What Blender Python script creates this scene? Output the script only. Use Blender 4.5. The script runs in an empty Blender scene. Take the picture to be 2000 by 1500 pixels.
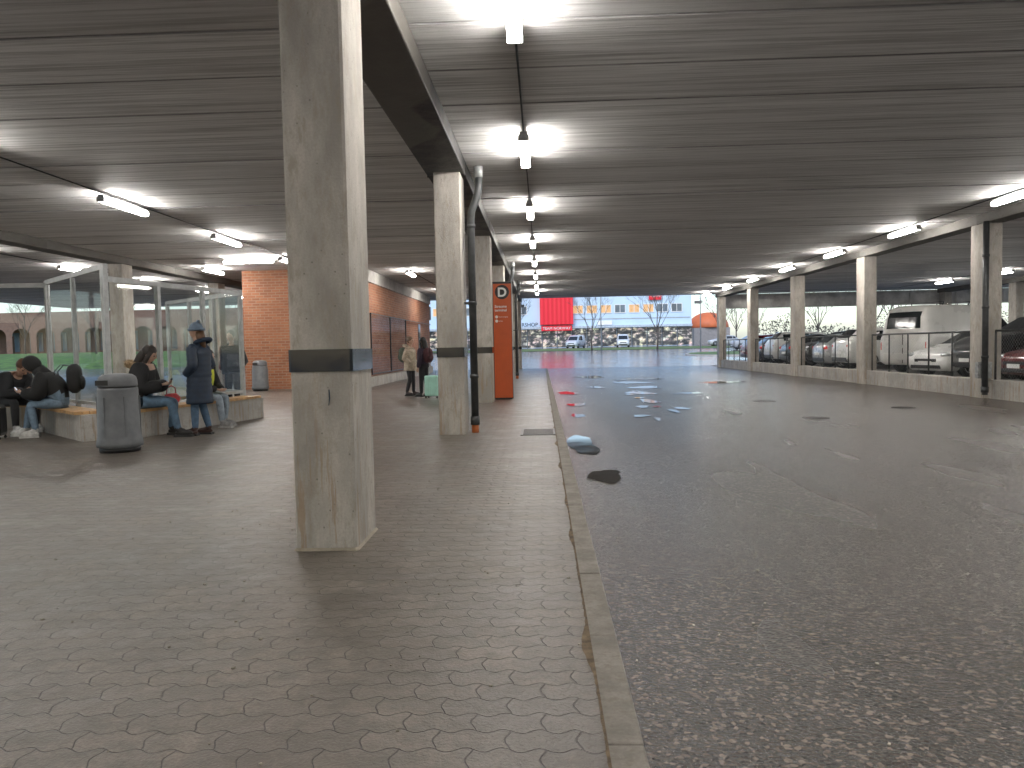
import bpy, bmesh, math, random
from mathutils import Vector, Matrix
random.seed(7)
R=math.radians
scene=bpy.context.scene
COL=scene.collection
# ---------------------------------------------------------------- helpers
def link(o): COL.objects.link(o); return o
def top(o,label=None,cat=None,group=None,kind=None):
    if label: o["label"]=label
    if cat: o["category"]=cat
    if group: o["group"]=group
    if kind: o["kind"]=kind
    return o
def empty(name,loc=(0,0,0),rot=0,scale=1):
    e=bpy.data.objects.new(name,None); e.location=loc; e.rotation_euler=(0,0,rot); e.scale=(scale,)*3
    e.empty_display_size=.2
    return link(e)
class MB:
    def __init__(s): s.v=[];s.f=[];s.m=[];s.sm=[]
    def add(s,vs,fs,mi=0,sm=False):
        o=len(s.v); s.v+= [tuple(v) for v in vs]
        for f in fs: s.f.append([i+o for i in f]); s.m.append(mi); s.sm.append(sm)
    def box(s,x0,x1,y0,y1,z0,z1,mi=0,b=0):
        if b<=0:
            vs=[(x,y,z) for z in(z0,z1) for y in(y0,y1) for x in(x0,x1)]
            s.add(vs,[(0,2,3,1),(4,5,7,6),(0,1,5,4),(2,6,7,3),(0,4,6,2),(1,3,7,5)],mi)
        else:
            bm=bmesh.new(); bmesh.ops.create_cube(bm,size=1)
            for v in bm.verts: v.co=Vector(((x0+x1)/2+v.co.x*(x1-x0),(y0+y1)/2+v.co.y*(y1-y0),(z0+z1)/2+v.co.z*(z1-z0)))
            bmesh.ops.bevel(bm,geom=bm.edges[:],offset=b,segments=2,affect='EDGES',profile=.5)
            bm.verts.index_update()
            s.add([v.co[:] for v in bm.verts],[[v.index for v in f.verts] for f in bm.faces],mi)
            bm.free()
    def obox(s,c,half,rotz=0,mi=0,mat=None):
        Mx=mat or Matrix.Rotation(rotz,3,'Z'); c=Vector(c)
        vs=[c+Mx@Vector((x*half[0],y*half[1],z*half[2])) for z in(-1,1) for y in(-1,1) for x in(-1,1)]
        s.add(vs,[(0,2,3,1),(4,5,7,6),(0,1,5,4),(2,6,7,3),(0,4,6,2),(1,3,7,5)],mi)
    def tube(s,pts,rad,n=8,mi=0,cap=True,sm=True,flat=1.0):
        pts=[Vector(p) for p in pts]
        if not hasattr(rad,'__len__'): rad=[rad]*len(pts)
        vs=[];fs=[]
        d0=(pts[1]-pts[0]).normalized()
        ref=Vector((0,0,1)) if abs(d0.z)<.9 else Vector((1,0,0))
        u=d0.cross(ref).normalized()
        for i,p in enumerate(pts):
            if i==0: d=d0
            elif i==len(pts)-1: d=(pts[i]-pts[i-1]).normalized()
            else: d=((pts[i+1]-pts[i]).normalized()+(pts[i]-pts[i-1]).normalized()).normalized()
            u=(u-d*u.dot(d)).normalized(); w=d.cross(u)
            for k in range(n):
                a=2*math.pi*k/n
                vs.append(p+u*math.cos(a)*rad[i]+w*math.sin(a)*rad[i]*flat)
        for i in range(len(pts)-1):
            for k in range(n):
                k2=(k+1)%n
                fs.append((i*n+k,i*n+k2,(i+1)*n+k2,(i+1)*n+k))
        if cap:
            fs.append(tuple(range(n-1,-1,-1))); fs.append(tuple((len(pts)-1)*n+k for k in range(n)))
        s.add(vs,fs,mi,sm)
    def ell(s,c,r,mi=0,nu=14,nv=9,fn=None):
        c=Vector(c);vs=[];fs=[]
        for j in range(nv+1):
            zz=-math.cos(math.pi*j/nv)
            rr=math.sqrt(max(0,1-zz*zz))
            for i in range(nu):
                a=2*math.pi*i/nu
                p=Vector((math.cos(a)*rr,math.sin(a)*rr,zz))
                if fn: p=fn(p)
                vs.append(c+Vector((p.x*r[0],p.y*r[1],p.z*r[2])))
        for j in range(nv):
            for i in range(nu):
                i2=(i+1)%nu
                fs.append((j*nu+i,j*nu+i2,(j+1)*nu+i2,(j+1)*nu+i))
        s.add(vs,fs,mi,True)
    def loft(s,rings,mi=0,cap=True,sm=True):
        n=len(rings[0]);vs=[p for r in rings for p in r];fs=[]
        for i in range(len(rings)-1):
            for k in range(n):
                k2=(k+1)%n; fs.append((i*n+k,i*n+k2,(i+1)*n+k2,(i+1)*n+k))
        if cap:
            fs.append(tuple(range(n-1,-1,-1))); fs.append(tuple((len(rings)-1)*n+k for k in range(n)))
        s.add(vs,fs,mi,sm)
    def build(s,name,mats,parent=None,loc=None):
        me=bpy.data.meshes.new(name); me.from_pydata(s.v,[],s.f)
        if not isinstance(mats,(list,tuple)): mats=[mats]
        for m in mats: me.materials.append(m)
        for p,mi,sm in zip(me.polygons,s.m,s.sm): p.material_index=mi; p.use_smooth=sm
        me.update()
        bm=bmesh.new();bm.from_mesh(me);bmesh.ops.recalc_face_normals(bm,faces=bm.faces[:]);bm.to_mesh(me);bm.free()
        o=link(bpy.data.objects.new(name,me))
        if parent: o.parent=parent
        if loc: o.location=loc
        return o
def copy_tree(src,loc,rot=None,label=None):
    o=src.copy(); COL.objects.link(o); o.location=loc
    if rot is not None: o.rotation_euler=rot
    if label: o["label"]=label
    for c in src.children:
        k=c.copy(); COL.objects.link(k); k.parent=o
        for g in c.children:
            q=g.copy(); COL.objects.link(q); q.parent=k
    return o
# ---------------------------------------------------------------- materials
def newmat(name):
    m=bpy.data.materials.new(name); m.use_nodes=True
    try: m.cycles.emission_sampling='NONE'
    except Exception: pass
    nt=m.node_tree; return m,nt,nt.nodes["Principled BSDF"]
def N(nt,t,**kw):
    n=nt.nodes.new(t)
    for k,v in kw.items(): setattr(n,k,v)
    return n
def setin(nt,sock,v):
    if hasattr(v,'is_output'): nt.links.new(v,sock)
    else: sock.default_value=v
def mth(nt,op,a,b=0,c=0):
    n=N(nt,'ShaderNodeMath',operation=op)
    for s,v in zip(n.inputs,(a,b,c)): setin(nt,s,v)
    return n.outputs[0]
def mixc(nt,f,a,b,bt='MIX'):
    n=N(nt,'ShaderNodeMix',data_type='RGBA',blend_type=bt)
    setin(nt,n.inputs[0],f)
    setin(nt,n.inputs[6],a if hasattr(a,'is_output') else (*a,1)); setin(nt,n.inputs[7],b if hasattr(b,'is_output') else (*b,1))
    return n.outputs[2]
def pos(nt,scale=(1,1,1),obj=False):
    if obj: s=N(nt,'ShaderNodeTexCoord').outputs['Object']
    else: s=N(nt,'ShaderNodeNewGeometry').outputs['Position']
    mp=N(nt,'ShaderNodeMapping'); mp.inputs['Scale'].default_value=scale
    nt.links.new(s,mp.inputs[0]); return mp.outputs[0]
def noise(nt,v,scale,detail=3,rough=.55):
    n=N(nt,'ShaderNodeTexNoise'); n.inputs['Scale'].default_value=scale; n.inputs['Detail'].default_value=detail
    n.inputs['Roughness'].default_value=rough
    nt.links.new(v,n.inputs['Vector']); return n.outputs['Fac']
def ramp(nt,f,a,b,lo=0,hi=1):
    n=N(nt,'ShaderNodeMapRange'); setin(nt,n.inputs[0],f)
    n.inputs[1].default_value=a;n.inputs[2].default_value=b;n.inputs[3].default_value=lo;n.inputs[4].default_value=hi
    return n.outputs[0]
def bump(nt,b,h,strength=.3,dist=.01,prev=None):
    n=N(nt,'ShaderNodeBump'); n.inputs['Strength'].default_value=strength; n.inputs['Distance'].default_value=dist
    nt.links.new(h,n.inputs['Height'])
    if prev: nt.links.new(prev,n.inputs['Normal'])
    nt.links.new(n.outputs[0],b.inputs['Normal']); return n.outputs[0]
def pm(name,c,rough=.6,metal=0,var=.15,ns=6,bmp=.1,obj=False,coat=0,em=None,es=0):
    m,nt,b=newmat(name)
    v=pos(nt,obj=obj); f=noise(nt,v,ns,3)
    c2=tuple(max(0,x*(1-var*2)) for x in c); c3=tuple(min(1,x*(1+var)) for x in c)
    setin(nt,b.inputs['Base Color'],mixc(nt,ramp(nt,f,.3,.7),c2,c3))
    setin(nt,b.inputs['Roughness'],ramp(nt,f,.3,.7,max(0.02,rough-.07),min(1,rough+.07)))
    b.inputs['Metallic'].default_value=metal
    if coat: b.inputs['Coat Weight'].default_value=coat; b.inputs['Coat Roughness'].default_value=.05
    if bmp: bump(nt,b,noise(nt,v,ns*8,2),bmp,.01)
    if em: b.inputs['Emission Color'].default_value=(*em,1); b.inputs['Emission Strength'].default_value=es
    return m
def concrete(name,c,stain=.5,stretch=(1,1,.35),ns=2.0,rough=.8,holes=True):
    m,nt,b=newmat(name)
    v=pos(nt,stretch); v2=pos(nt)
    big=noise(nt,v,ns,5,.65); fine=noise(nt,v2,60,3,.7); mid=noise(nt,v,ns*6,5,.7)
    col=mixc(nt,ramp(nt,big,.38,.62),tuple(x*(1-.30*stain) for x in c),tuple(min(1,x*1.10) for x in c))
    col=mixc(nt,ramp(nt,mid,.50,.66,0,min(1,.55*stain)),col,(c[0]*.62,c[1]*.57,c[2]*.49))
    col=mixc(nt,ramp(nt,fine,.3,.7,0,.40),col,tuple(x*.5 for x in c))
    if holes:
        vo=N(nt,'ShaderNodeTexVoronoi'); vo.inputs['Scale'].default_value=13; nt.links.new(v2,vo.inputs['Vector'])
        h=ramp(nt,vo.outputs['Distance'],.05,.11,.8,0)
        col=mixc(nt,h,col,tuple(x*.30 for x in c))
        sp=N(nt,'ShaderNodeSeparateXYZ'); nt.links.new(v2,sp.inputs[0])
        st=noise(nt,pos(nt,(13,13,.9)),1.0,5,.75)
        foot=ramp(nt,sp.outputs[2],.3,1.5,1,0)
        col=mixc(nt,mth(nt,'MULTIPLY',ramp(nt,st,.54,.60),mth(nt,'MULTIPLY',foot,.6)),col,(c[0]*.60,c[1]*.42,c[2]*.26))
    nt.links.new(col,b.inputs['Base Color']); b.inputs['Roughness'].default_value=rough
    n1=bump(nt,b,fine,.6,.007); bump(nt,b,mid,.35,.012,n1)
    return m
M_conc=concrete('column concrete',(.54,.505,.455),1.25)
M_wallc=concrete('low wall concrete',(.48,.46,.43),.9,(1,1,1),1.2)
M_kerb=concrete('kerb concrete',(.28,.255,.225),1.0,(1,1,1),3.5,holes=False)
CY0=-38.4
def ceil_mat():
    m,nt,b=newmat('ceiling concrete')
    v=pos(nt,(.10,2.4,1)); st=noise(nt,v,1.6,5,.65)
    v2=pos(nt,(.25,.7,1)); bg=noise(nt,v2,.8,4,.6)
    v3=pos(nt,(.22,9,1)); fs=noise(nt,v3,2.2,4,.7)
    fine=noise(nt,pos(nt),30,2,.6)
    col=mixc(nt,ramp(nt,st,.38,.62),(.47,.462,.452),(.74,.735,.725))
    col=mixc(nt,ramp(nt,bg,.45,.68,0,.5),col,(.43,.422,.412))
    col=mixc(nt,ramp(nt,fs,.44,.60,0,.6),col,(.86,.855,.845))
    col=mixc(nt,ramp(nt,fs,.36,.46,.5,0),col,(.30,.295,.285))
    sy=N(nt,'ShaderNodeSeparateXYZ'); nt.links.new(pos(nt),sy.inputs[0])
    ph=mth(nt,'DIVIDE',mth(nt,'SUBTRACT',sy.outputs[1],CY0),1.2)
    pl=mth(nt,'FLOOR',ph)
    wn=N(nt,'ShaderNodeTexWhiteNoise',noise_dimensions='1D'); nt.links.new(pl,wn.inputs['W'])
    col=mixc(nt,mth(nt,'MULTIPLY',wn.outputs[0],.35),col,(.42,.415,.41))
    fr=mth(nt,'FRACT',ph); edge=mth(nt,'MINIMUM',fr,mth(nt,'SUBTRACT',1,fr))
    col=mixc(nt,ramp(nt,edge,.008,.030,.75,0),col,(.14,.137,.133))
    nt.links.new(col,b.inputs['Base Color']); b.inputs['Roughness'].default_value=.75
    n=bump(nt,b,fs,.6,.04); bump(nt,b,fine,.3,.006,n)
    return m
M_ceil=ceil_mat()
def beam_mat():
    m,nt,b=newmat('stained beam')
    n1=noise(nt,pos(nt),3.0,7,.8); n2=noise(nt,pos(nt,(.3,.30,.2)),.8,3,.6)
    col=mixc(nt,ramp(nt,n1,.44,.60),(.010,.010,.010),(.055,.052,.048))
    col=mixc(nt,ramp(nt,n2,.50,.515,0,.7),col,(.13,.12,.105))
    nt.links.new(col,b.inputs['Base Color']); b.inputs['Roughness'].default_value=.6
    bump(nt,b,n1,.6,.02); return m
M_beam=beam_mat()
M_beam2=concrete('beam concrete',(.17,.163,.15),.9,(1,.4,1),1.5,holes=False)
def paver_mat():
    m,nt,b=newmat('interlocking pavers')
    sp=N(nt,'ShaderNodeSeparateXYZ'); nt.links.new(pos(nt),sp.inputs[0]); X,Y=sp.outputs[0],sp.outputs[1]
    k=2*math.pi/.13
    dy=mth(nt,'MULTIPLY',mth(nt,'SINE',mth(nt,'MULTIPLY',X,k)),.0135)
    dx=mth(nt,'MULTIPLY',mth(nt,'SINE',mth(nt,'MULTIPLY',Y,k)),.010)
    wob=noise(nt,pos(nt),1.2,2); wob2=noise(nt,pos(nt),25,2)
    cx=N(nt,'ShaderNodeCombineXYZ'); nt.links.new(mth(nt,'ADD',X,mth(nt,'ADD',dx,mth(nt,'MULTIPLY',wob,.04))),cx.inputs[0])
    nt.links.new(mth(nt,'ADD',mth(nt,'ADD',Y,dy),mth(nt,'ADD',mth(nt,'MULTIPLY',wob,.07),mth(nt,'MULTIPLY',wob2,.010))),cx.inputs[1])
    br=N(nt,'ShaderNodeTexBrick'); nt.links.new(cx.outputs[0],br.inputs['Vector'])
    br.inputs['Scale'].default_value=1; br.inputs['Mortar Size'].default_value=.0040; br.inputs['Mortar Smooth'].default_value=.7
    br.inputs['Brick Width'].default_value=.26; br.inputs['Row Height'].default_value=.13; br.inputs['Bias'].default_value=-.1
    br.inputs['Color1'].default_value=(.132,.111,.092,1); br.inputs['Color2'].default_value=(.180,.152,.127,1); br.inputs['Mortar'].default_value=(.034,.028,.023,1)
    big=noise(nt,pos(nt),.6,5,.7); mid=noise(nt,pos(nt),2.0,7,.78); fine=noise(nt,pos(nt),70,3,.7); cl=noise(nt,pos(nt),9,5,.75)
    col=mixc(nt,ramp(nt,big,.42,.60,0,.55),br.outputs['Color'],(.072,.060,.050),'MIX')
    notm=ramp(nt,br.outputs['Fac'],0,1,.6,.0)
    col=mixc(nt,mth(nt,'MULTIPLY',ramp(nt,mid,.50,.64),notm),col,(.31,.265,.22))
    col=mixc(nt,ramp(nt,cl,.48,.64,0,.55),col,(.068,.056,.045))
    col=mixc(nt,ramp(nt,fine,.35,.7,0,.50),col,(.045,.038,.031))
    nt.links.new(col,b.inputs['Base Color'])
    nt.links.new(ramp(nt,mid,.3,.7,.26,.50),b.inputs['Roughness'])
    b.inputs['Specular IOR Level'].default_value=.7
    n1=bump(nt,b,fine,.5,.007)
    tilt=noise(nt,pos(nt),5,2)
    n2=bump(nt,b,tilt,.4,.025,n1); n3=bump(nt,b,cl,.5,.008,n2)
    inv=mth(nt,'SUBTRACT',1,br.outputs['Fac']); bump(nt,b,inv,.9,.010,n3)
    return m
M_pav=paver_mat()
def asphalt_mat(name,wet0,wet1,c=(.056,.047,.040),bs=1.0):
    m,nt,b=newmat(name)
    P=pos(nt); sp=N(nt,'ShaderNodeSeparateXYZ'); nt.links.new(P,sp.inputs[0])
    vo=N(nt,'ShaderNodeTexVoronoi'); vo.inputs['Scale'].default_value=52; nt.links.new(P,vo.inputs['Vector'])
    fine=noise(nt,P,80,3,.75); big=noise(nt,P,.5,3,.6); mid=noise(nt,pos(nt,(1,.22,1)),.9,3,.5)
    col=mixc(nt,ramp(nt,fine,.38,.62),tuple(x*.15 for x in c),tuple(x*2.3 for x in c))
    rs=N(nt,'ShaderNodeSeparateColor'); nt.links.new(vo.outputs['Color'],rs.inputs[0])
    col=mixc(nt,ramp(nt,rs.outputs[0],.76,.9,0,.8),col,(.27,.225,.185))
    col=mixc(nt,ramp(nt,rs.outputs[1],.75,.9,0,.8),col,(.010,.009,.008))
    col=mixc(nt,ramp(nt,big,.35,.7,0,.25),col,(.10,.086,.074))
    nt.links.new(col,b.inputs['Base Color'])
    wet=ramp(nt,sp.outputs[1],10,40,0,1)
    r0=ramp(nt,mid,.15,.85,wet0-.08,wet0+.08); r1=ramp(nt,mid,.2,.8,wet1-.05,wet1+.10)
    r=N(nt,'ShaderNodeMix',data_type='FLOAT'); nt.links.new(wet,r.inputs[0]); nt.links.new(r0,r.inputs[2]); nt.links.new(r1,r.inputs[3])
    nt.links.new(r.outputs[0],b.inputs['Roughness'])
    b.inputs['Specular IOR Level'].default_value=.9
    n1=bump(nt,b,vo.outputs['Distance'],.60*bs,.013); bump(nt,b,fine,.50*bs,.009,n1)
    return m
M_road=asphalt_mat('wet asphalt',.25,.12)
def brick_mat(name,c1,c2,mo):
    m,nt,b=newmat(name)
    sp=N(nt,'ShaderNodeSeparateXYZ'); nt.links.new(pos(nt),sp.inputs[0])
    cx=N(nt,'ShaderNodeCombineXYZ'); nt.links.new(mth(nt,'ADD',sp.outputs[0],sp.outputs[1]),cx.inputs[0]); nt.links.new(sp.outputs[2],cx.inputs[1])
    br=N(nt,'ShaderNodeTexBrick'); nt.links.new(cx.outputs[0],br.inputs['Vector'])
    br.inputs['Scale'].default_value=1; br.inputs['Mortar Size'].default_value=.012; br.inputs['Brick Width'].default_value=.30; br.inputs['Row Height'].default_value=.10
    br.inputs['Color1'].default_value=(*c1,1); br.inputs['Color2'].default_value=(*c2,1); br.inputs['Mortar'].default_value=(*mo,1)
    f=noise(nt,pos(nt),2,4); col=mixc(nt,ramp(nt,f,.35,.7,0,.45),br.outputs['Color'],tuple(x*.55 for x in c1))
    nt.links.new(col,b.inputs['Base Color']); b.inputs['Roughness'].default_value=.75
    bump(nt,b,mth(nt,'SUBTRACT',1,br.outputs['Fac']),.5,.01); return m
M_brick=brick_mat('orange brick',(.34,.125,.055),(.22,.075,.034),(.30,.21,.15))
M_brick2=brick_mat('brown brick',(.20,.10,.065),(.15,.075,.05),(.18,.15,.13))
def glass_mat(name,tint=(.965,.98,.975),refl=.012,k=.16):
    m=bpy.data.materials.new(name); m.use_nodes=True; nt=m.node_tree
    for n in list(nt.nodes): nt.nodes.remove(n)
    out=N(nt,'ShaderNodeOutputMaterial'); t=N(nt,'ShaderNodeBsdfTransparent'); g=N(nt,'ShaderNodeBsdfGlossy'); mx=N(nt,'ShaderNodeMixShader')
    f=noise(nt,pos(nt),1.2,2)
    c=mixc(nt,f,tint,tuple(x*.97 for x in tint)); nt.links.new(c,t.inputs[0]); g.inputs['Roughness'].default_value=.03
    fr=N(nt,'ShaderNodeFresnel'); fr.inputs[0].default_value=1.3
    fac=mth(nt,'ADD',mth(nt,'MULTIPLY',fr.outputs[0],k),refl)
    nt.links.new(fac,mx.inputs[0]); nt.links.new(t.outputs[0],mx.inputs[1]); nt.links.new(g.outputs[0],mx.inputs[2]); nt.links.new(mx.outputs[0],out.inputs[0])
    return m
M_glass=glass_mat('shelter glass')
M_dglass=pm('dark glass',(.02,.024,.027),.05,0,.1,3,0)
M_alu=pm('brushed aluminium',(.46,.47,.47),.45,.3,.1,8,.05)
M_galv=pm('galvanised steel',(.38,.39,.39),.5,.5,.2,12,.1)
M_dsteel=pm('dark painted pipe',(.045,.048,.05),.42,0,.2,8,.05)
M_black=pm('black plastic band',(.008,.008,.009),.14,0,.2,5,.0)
M_wood=pm('pine slats',(.56,.33,.14),.5,0,.2,7,.1)
M_bin=pm('grey bin plastic',(.14,.148,.158),.5,0,.12,6,.04)
M_orange=pm('orange sign paint',(.55,.095,.02),.4,0,.05,3,.02)
M_sblack=pm('sign black',(.012,.012,.014),.35,0,.1,3,0)
M_white=pm('white paint',(.78,.78,.76),.45,0,.04,3,0)
M_fix=pm('fixture housing grey',(.5,.5,.49),.5,0,.1,4,0)
M_tyre=pm('tyre rubber',(.02,.02,.02),.8,0,.2,20,.1)
M_rim=pm('alloy rim',(.45,.46,.47),.3,.8,.1,9,0)
M_redl=pm('red lamp lens',(.5,.01,.01),.2,0,.1,9,0,em=(1,.03,.02),es=.15)
M_headl=pm('clear lamp lens',(.65,.68,.7),.12,.3,.1,9,0)
M_orp=pm('orange pipe',(.6,.16,.04),.6,0,.1,5,.05)
M_skin=pm('skin',(.48,.30,.22),.5,0,.07,9,.03)
def emis(name,c,s):
    m,nt,b=newmat(name); b.inputs['Base Color'].default_value=(.9,.9,.88,1)
    m.cycles.emission_sampling='AUTO'
    f=noise(nt,pos(nt,obj=True),3,1)
    b.inputs['Emission Color'].default_value=(*c,1); nt.links.new(ramp(nt,f,.2,.8,s*.93,s*1.05),b.inputs['Emission Strength']); return m
M_lamp=emis('lit diffuser',(1.0,.955,.90),100)
# ---------------------------------------------------------------- ground
def gz(y):
    if y<52: return -.10
    if y<122: return -.10+1.2*(y-52)/70
    return 1.10
def sheet(name,xs,ys,off,mat,zf=gz):
    mb=MB(); vs=[(x,y,zf(y)+off) for y in ys for x in xs]; n=len(xs)
    fs=[(j*n+i,j*n+i+1,(j+1)*n+i+1,(j+1)*n+i) for j in range(len(ys)-1) for i in range(n-1)]
    mb.add(vs,fs); return mb.build(name,mat)
M_grass=pm('winter grass',(.085,.16,.03),.9,0,.3,1.5,.5)
M_grassfar=pm('dull grass verge',(.11,.17,.05),.9,0,.25,.8,.3)
M_soil=pm('ground soil and gravel',(.12,.12,.118),.9,0,.12,.3,.2)
ys=[-700,CY0,52,70,90,110,122,300,1500]
top(sheet('ground',[-1500,-60,60,1500],ys,-.012,M_soil),kind='structure',label='grey gravelly ground around the terminal')
top(sheet('road',[.33,5,11.1],[CY0,20,51.0],0,M_road),kind='structure',label='wet dark asphalt bus lane with puddles')
M_road2=asphalt_mat('rain wet road',.2,.10,(.14,.15,.165),.15)
top(sheet('road_outside',[-110,-40,11,70],[51.0,52,70,90,104],0.0,M_road2),kind='structure',label='rain wet road beyond the roof')
top(sheet('forecourt',[-40,10,60],[114,122,125],.0,M_road2),kind='structure',label='wet asphalt forecourt in front of the shops')
LOT=.22
top(sheet('parking_ground',[11.36,20,45],[CY0,51.0],.1+LOT,asphalt_mat('parking asphalt',.6,.5,(.11,.108,.104))),kind='structure',label='asphalt parking area behind the fence')
top(sheet('pavement',[-45,-10,.2],[CY0,20,48.0],.10,M_pav),kind='structure',label='grey interlocking block pavement')
mb=MB()
y=CY0
while y<47.5:
    y1=min(y+1.0,48); j=random.uniform(-.002,.004)
    mb.box(.195,.335+j,y+.001,y1-.001,-.2,.004+random.uniform(-.001,.003),0,.010); y=y1
top(mb.build('kerb',M_kerb),kind='structure',label='worn concrete kerb along the pavement')
M_dirt=pm('gutter grit',(.16,.115,.07),.9,0,.35,14,.6)
rg=random.Random(4); mb=MB(); yy=-1.0; vs=[]
while yy<30:
    vs+=[(.207,yy,.0085),(.199-.035*max(0,math.sin(yy*1.3)*math.sin(yy*4.7+1))**1.5-rg.uniform(0,.006),yy,.0055)]; yy+=.03
mb.add(vs,[(2*i,2*i+1,2*i+3,2*i+2) for i in range(len(vs)//2-1)])
top(mb.build('gutter_grit',M_dirt),kind='structure',label='grit and sand gathered along the kerb')
top(sheet('grass_verge',[-40,10,60],[100,104,114],.03,M_grassfar),kind='structure')
mb=MB()
def blob(cx,cy,rx,ry,n=26,jit=.12,seed=1):
    rr=random.Random(seed); ph=[rr.uniform(0,6.28) for _ in range(4)]
    out=[]
    for i in range(n):
        a=2*math.pi*i/n; k=1+jit*(math.sin(2*a+ph[0])+.7*math.sin(3*a+ph[1])+.5*math.sin(5*a+ph[2])+.25*math.sin(9*a+ph[3]))
        out.append((cx+rx*k*math.cos(a),cy+ry*k*math.sin(a)))
    return out
pts=blob(19,74,5,6,30,.03,3)
mb.loft([[ (x,y,gz(y)-.05) for x,y in pts],[(x,y,gz(y)+.13) for x,y in pts]],0,True,False)
top(mb.build('traffic_island',M_wallc),kind='structure',label='kerbed grass traffic island')
mb=MB(); pts=blob(19,74,4.7,5.7,30,.03,3); mb.add([(x,y,gz(y)+.14) for x,y in pts],[tuple(range(30))])
top(mb.build('island_grass',M_grassfar),kind='structure')
mb=MB(); xs=[-120,-90,-70,-55,-42,-30,-14]; yy_=[68,73,80,88,104]; hz=[.1,.9,1.5,1.7,1.7]
vs=[(x,yv+random.uniform(-.5,.5),h+random.uniform(-.1,.1)*(h>.2)) for yv,h in zip(yy_,hz) for x in xs]
mb.add(vs,[(j*7+i,j*7+i+1,(j+1)*7+i+1,(j+1)*7+i) for j in range(4) for i in range(6)],0,True)
top(mb.build('grass_bank',M_grass),kind='structure',label='green grass bank')
# puddles
M_water=pm('puddle water',(.035,.033,.031),.03,0,.1,2,0)
P=[(.57,11.5,.24,1.0),(.70,8.65,.22,.36),(.75,16.2,.13,.45),(.85,19.2,.2,.5),(.8,24,.3,.7),(2.8,20,.22,.7),(3.2,17.6,.15,.3),(3.0,23.5,.4,.7),
 (4.4,23.0,.4,.3),(3.6,26.5,.5,.8),(6.8,29,.9,.6),(3.5,30,.6,.9),(1.9,27,.3,.6),(4.2,33,.9,1.0),(2.2,36,.8,1.2)]
rp=random.Random(21)
for i in range(16):
    t=rp.random(); P.append((2.4+1.0*t+rp.uniform(-.45,.45),15+18*t+rp.uniform(-1,1),rp.uniform(.05,.16),rp.uniform(.12,.4)))
for i,(cx,cy,rx,ry) in enumerate(P):
    mb=MB(); pts=blob(cx,cy,rx,ry,60,.17,i+5)
    mb.add([(x,yv,gz(yv)+.006+.0006*(i%7)) for x,yv in pts],[tuple(range(60))])
    o=mb.build('puddle',M_water); top(o,kind='structure',label='shallow rain puddle on asphalt')
M_iron=pm('worn cast iron',(.07,.065,.06),.35,.4,.3,20,.3)
def cover(cx,cy,r,z=-.1):
    mb=MB()
    n=24; ring=[(cx+r*math.cos(2*math.pi*i/n),cy+r*math.sin(2*math.pi*i/n)) for i in range(n)]
    mb.add([(x,y,z+.004) for x,y in ring],[tuple(range(n))])
    for k in range(-4,5):
        w=math.sqrt(max(0,(r*.85)**2-(k*r*.2)**2)); mb.box(cx-w,cx+w,cy+k*r*.2-.012,cy+k*r*.2+.012,z+.004,z+.010)
    top(mb.build('manhole_cover',M_iron),label='round cast iron manhole cover set in asphalt',cat='manhole cover',group='manhole covers in the road')
for c in [(5.3,14.9,.26),(7.9,16.9,.25),(5.6,19.3,.28)]: cover(*c)
mb=MB()
for k in range(9):
    mb.box(-.32,.16,11.9+k*.1,11.95+k*.1,.004,.012)
mb.box(-.36,-.32,11.86,12.8,.004,.014);mb.box(.16,.192,11.86,12.8,.004,.014)
top(mb.build('drain_grate',M_iron),label='cast iron drain grate in block pavement',cat='drain')
rr=random.Random(11); mb=MB()
for i in range(300):
    if rr.random()<.6: x,yv,z=rr.uniform(.36,6),rr.uniform(1.2,9),-.1
    else: x,yv,z=rr.uniform(-4,.18),rr.uniform(1.5,9),0
    s=rr.uniform(.003,.008); a=rr.uniform(0,6.28)
    mb.obox((x,yv,z+s*.4),(s,s*rr.uniform(.4,.9),s*.4),a)
top(mb.build('small_stones',pm('pale grit',(.36,.33,.27),.9,0,.3,30,.2)),kind='stuff',label='scattered pale grit and small stones')
# ---------------------------------------------------------------- roof
CZ=4.42; BZ=4.2
mb=MB(); x0,x1=-30,36
prof=[]; y=CY0  # planks extended unseen behind the camera to block sun and bright sky
while y<47.4:
    dz=random.uniform(0,.02)
    prof+=[(y,CZ+.06),(y+.018,CZ+dz),(y+1.182,CZ+dz),(y+1.2,CZ+.06)]; y+=1.2
yE=y
vs=[];fs=[]
for (yy,z) in prof: vs+= [(x0,yy,z),(x1,yy,z)]
for i in range(len(prof)-1): fs.append((2*i,2*i+1,2*i+3,2*i+2))
mb.add(vs,fs)
mb.box(x0,x1,CY0,yE,CZ+.062,CZ+.4)
top(mb.build('ceiling',M_ceil),kind='structure',label='streaky grey concrete plank ceiling')
def beam(x,w,mat,label,y0=CY0,y1=47.8,zb=BZ):
    mb=MB(); mb.box(x-w/2,x+w/2,y0,y1,zb,CZ+.03,0,.015)
    for k in range(8):
        yy=5.2+6.97*k+.3
        mb.box(x-w/2-.006,x+w/2+.006,yy-.02,yy+.02,zb-.006,zb+.2)
    top(mb.build('ceiling_beam',mat),label=label,cat='beam')
beam(-1.50,.62,M_beam,'dark stained longitudinal concrete ceiling beam on columns')
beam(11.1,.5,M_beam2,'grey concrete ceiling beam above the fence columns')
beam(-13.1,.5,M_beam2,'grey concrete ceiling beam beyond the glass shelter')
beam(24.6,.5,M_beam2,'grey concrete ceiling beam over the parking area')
M_fas=pm('fascia panels',(.70,.69,.67),.7,0,.2,1.5,.1)
mb=MB()
mb.box(11.5,36,47.85,48.05,3.55,4.40)
for i in range(9): mb.box(11.5+i*2.8,11.62+i*2.8,47.76,47.848,3.55,4.40)
mb.box(11.5,36,47.7,47.84,3.50,3.60)
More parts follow.
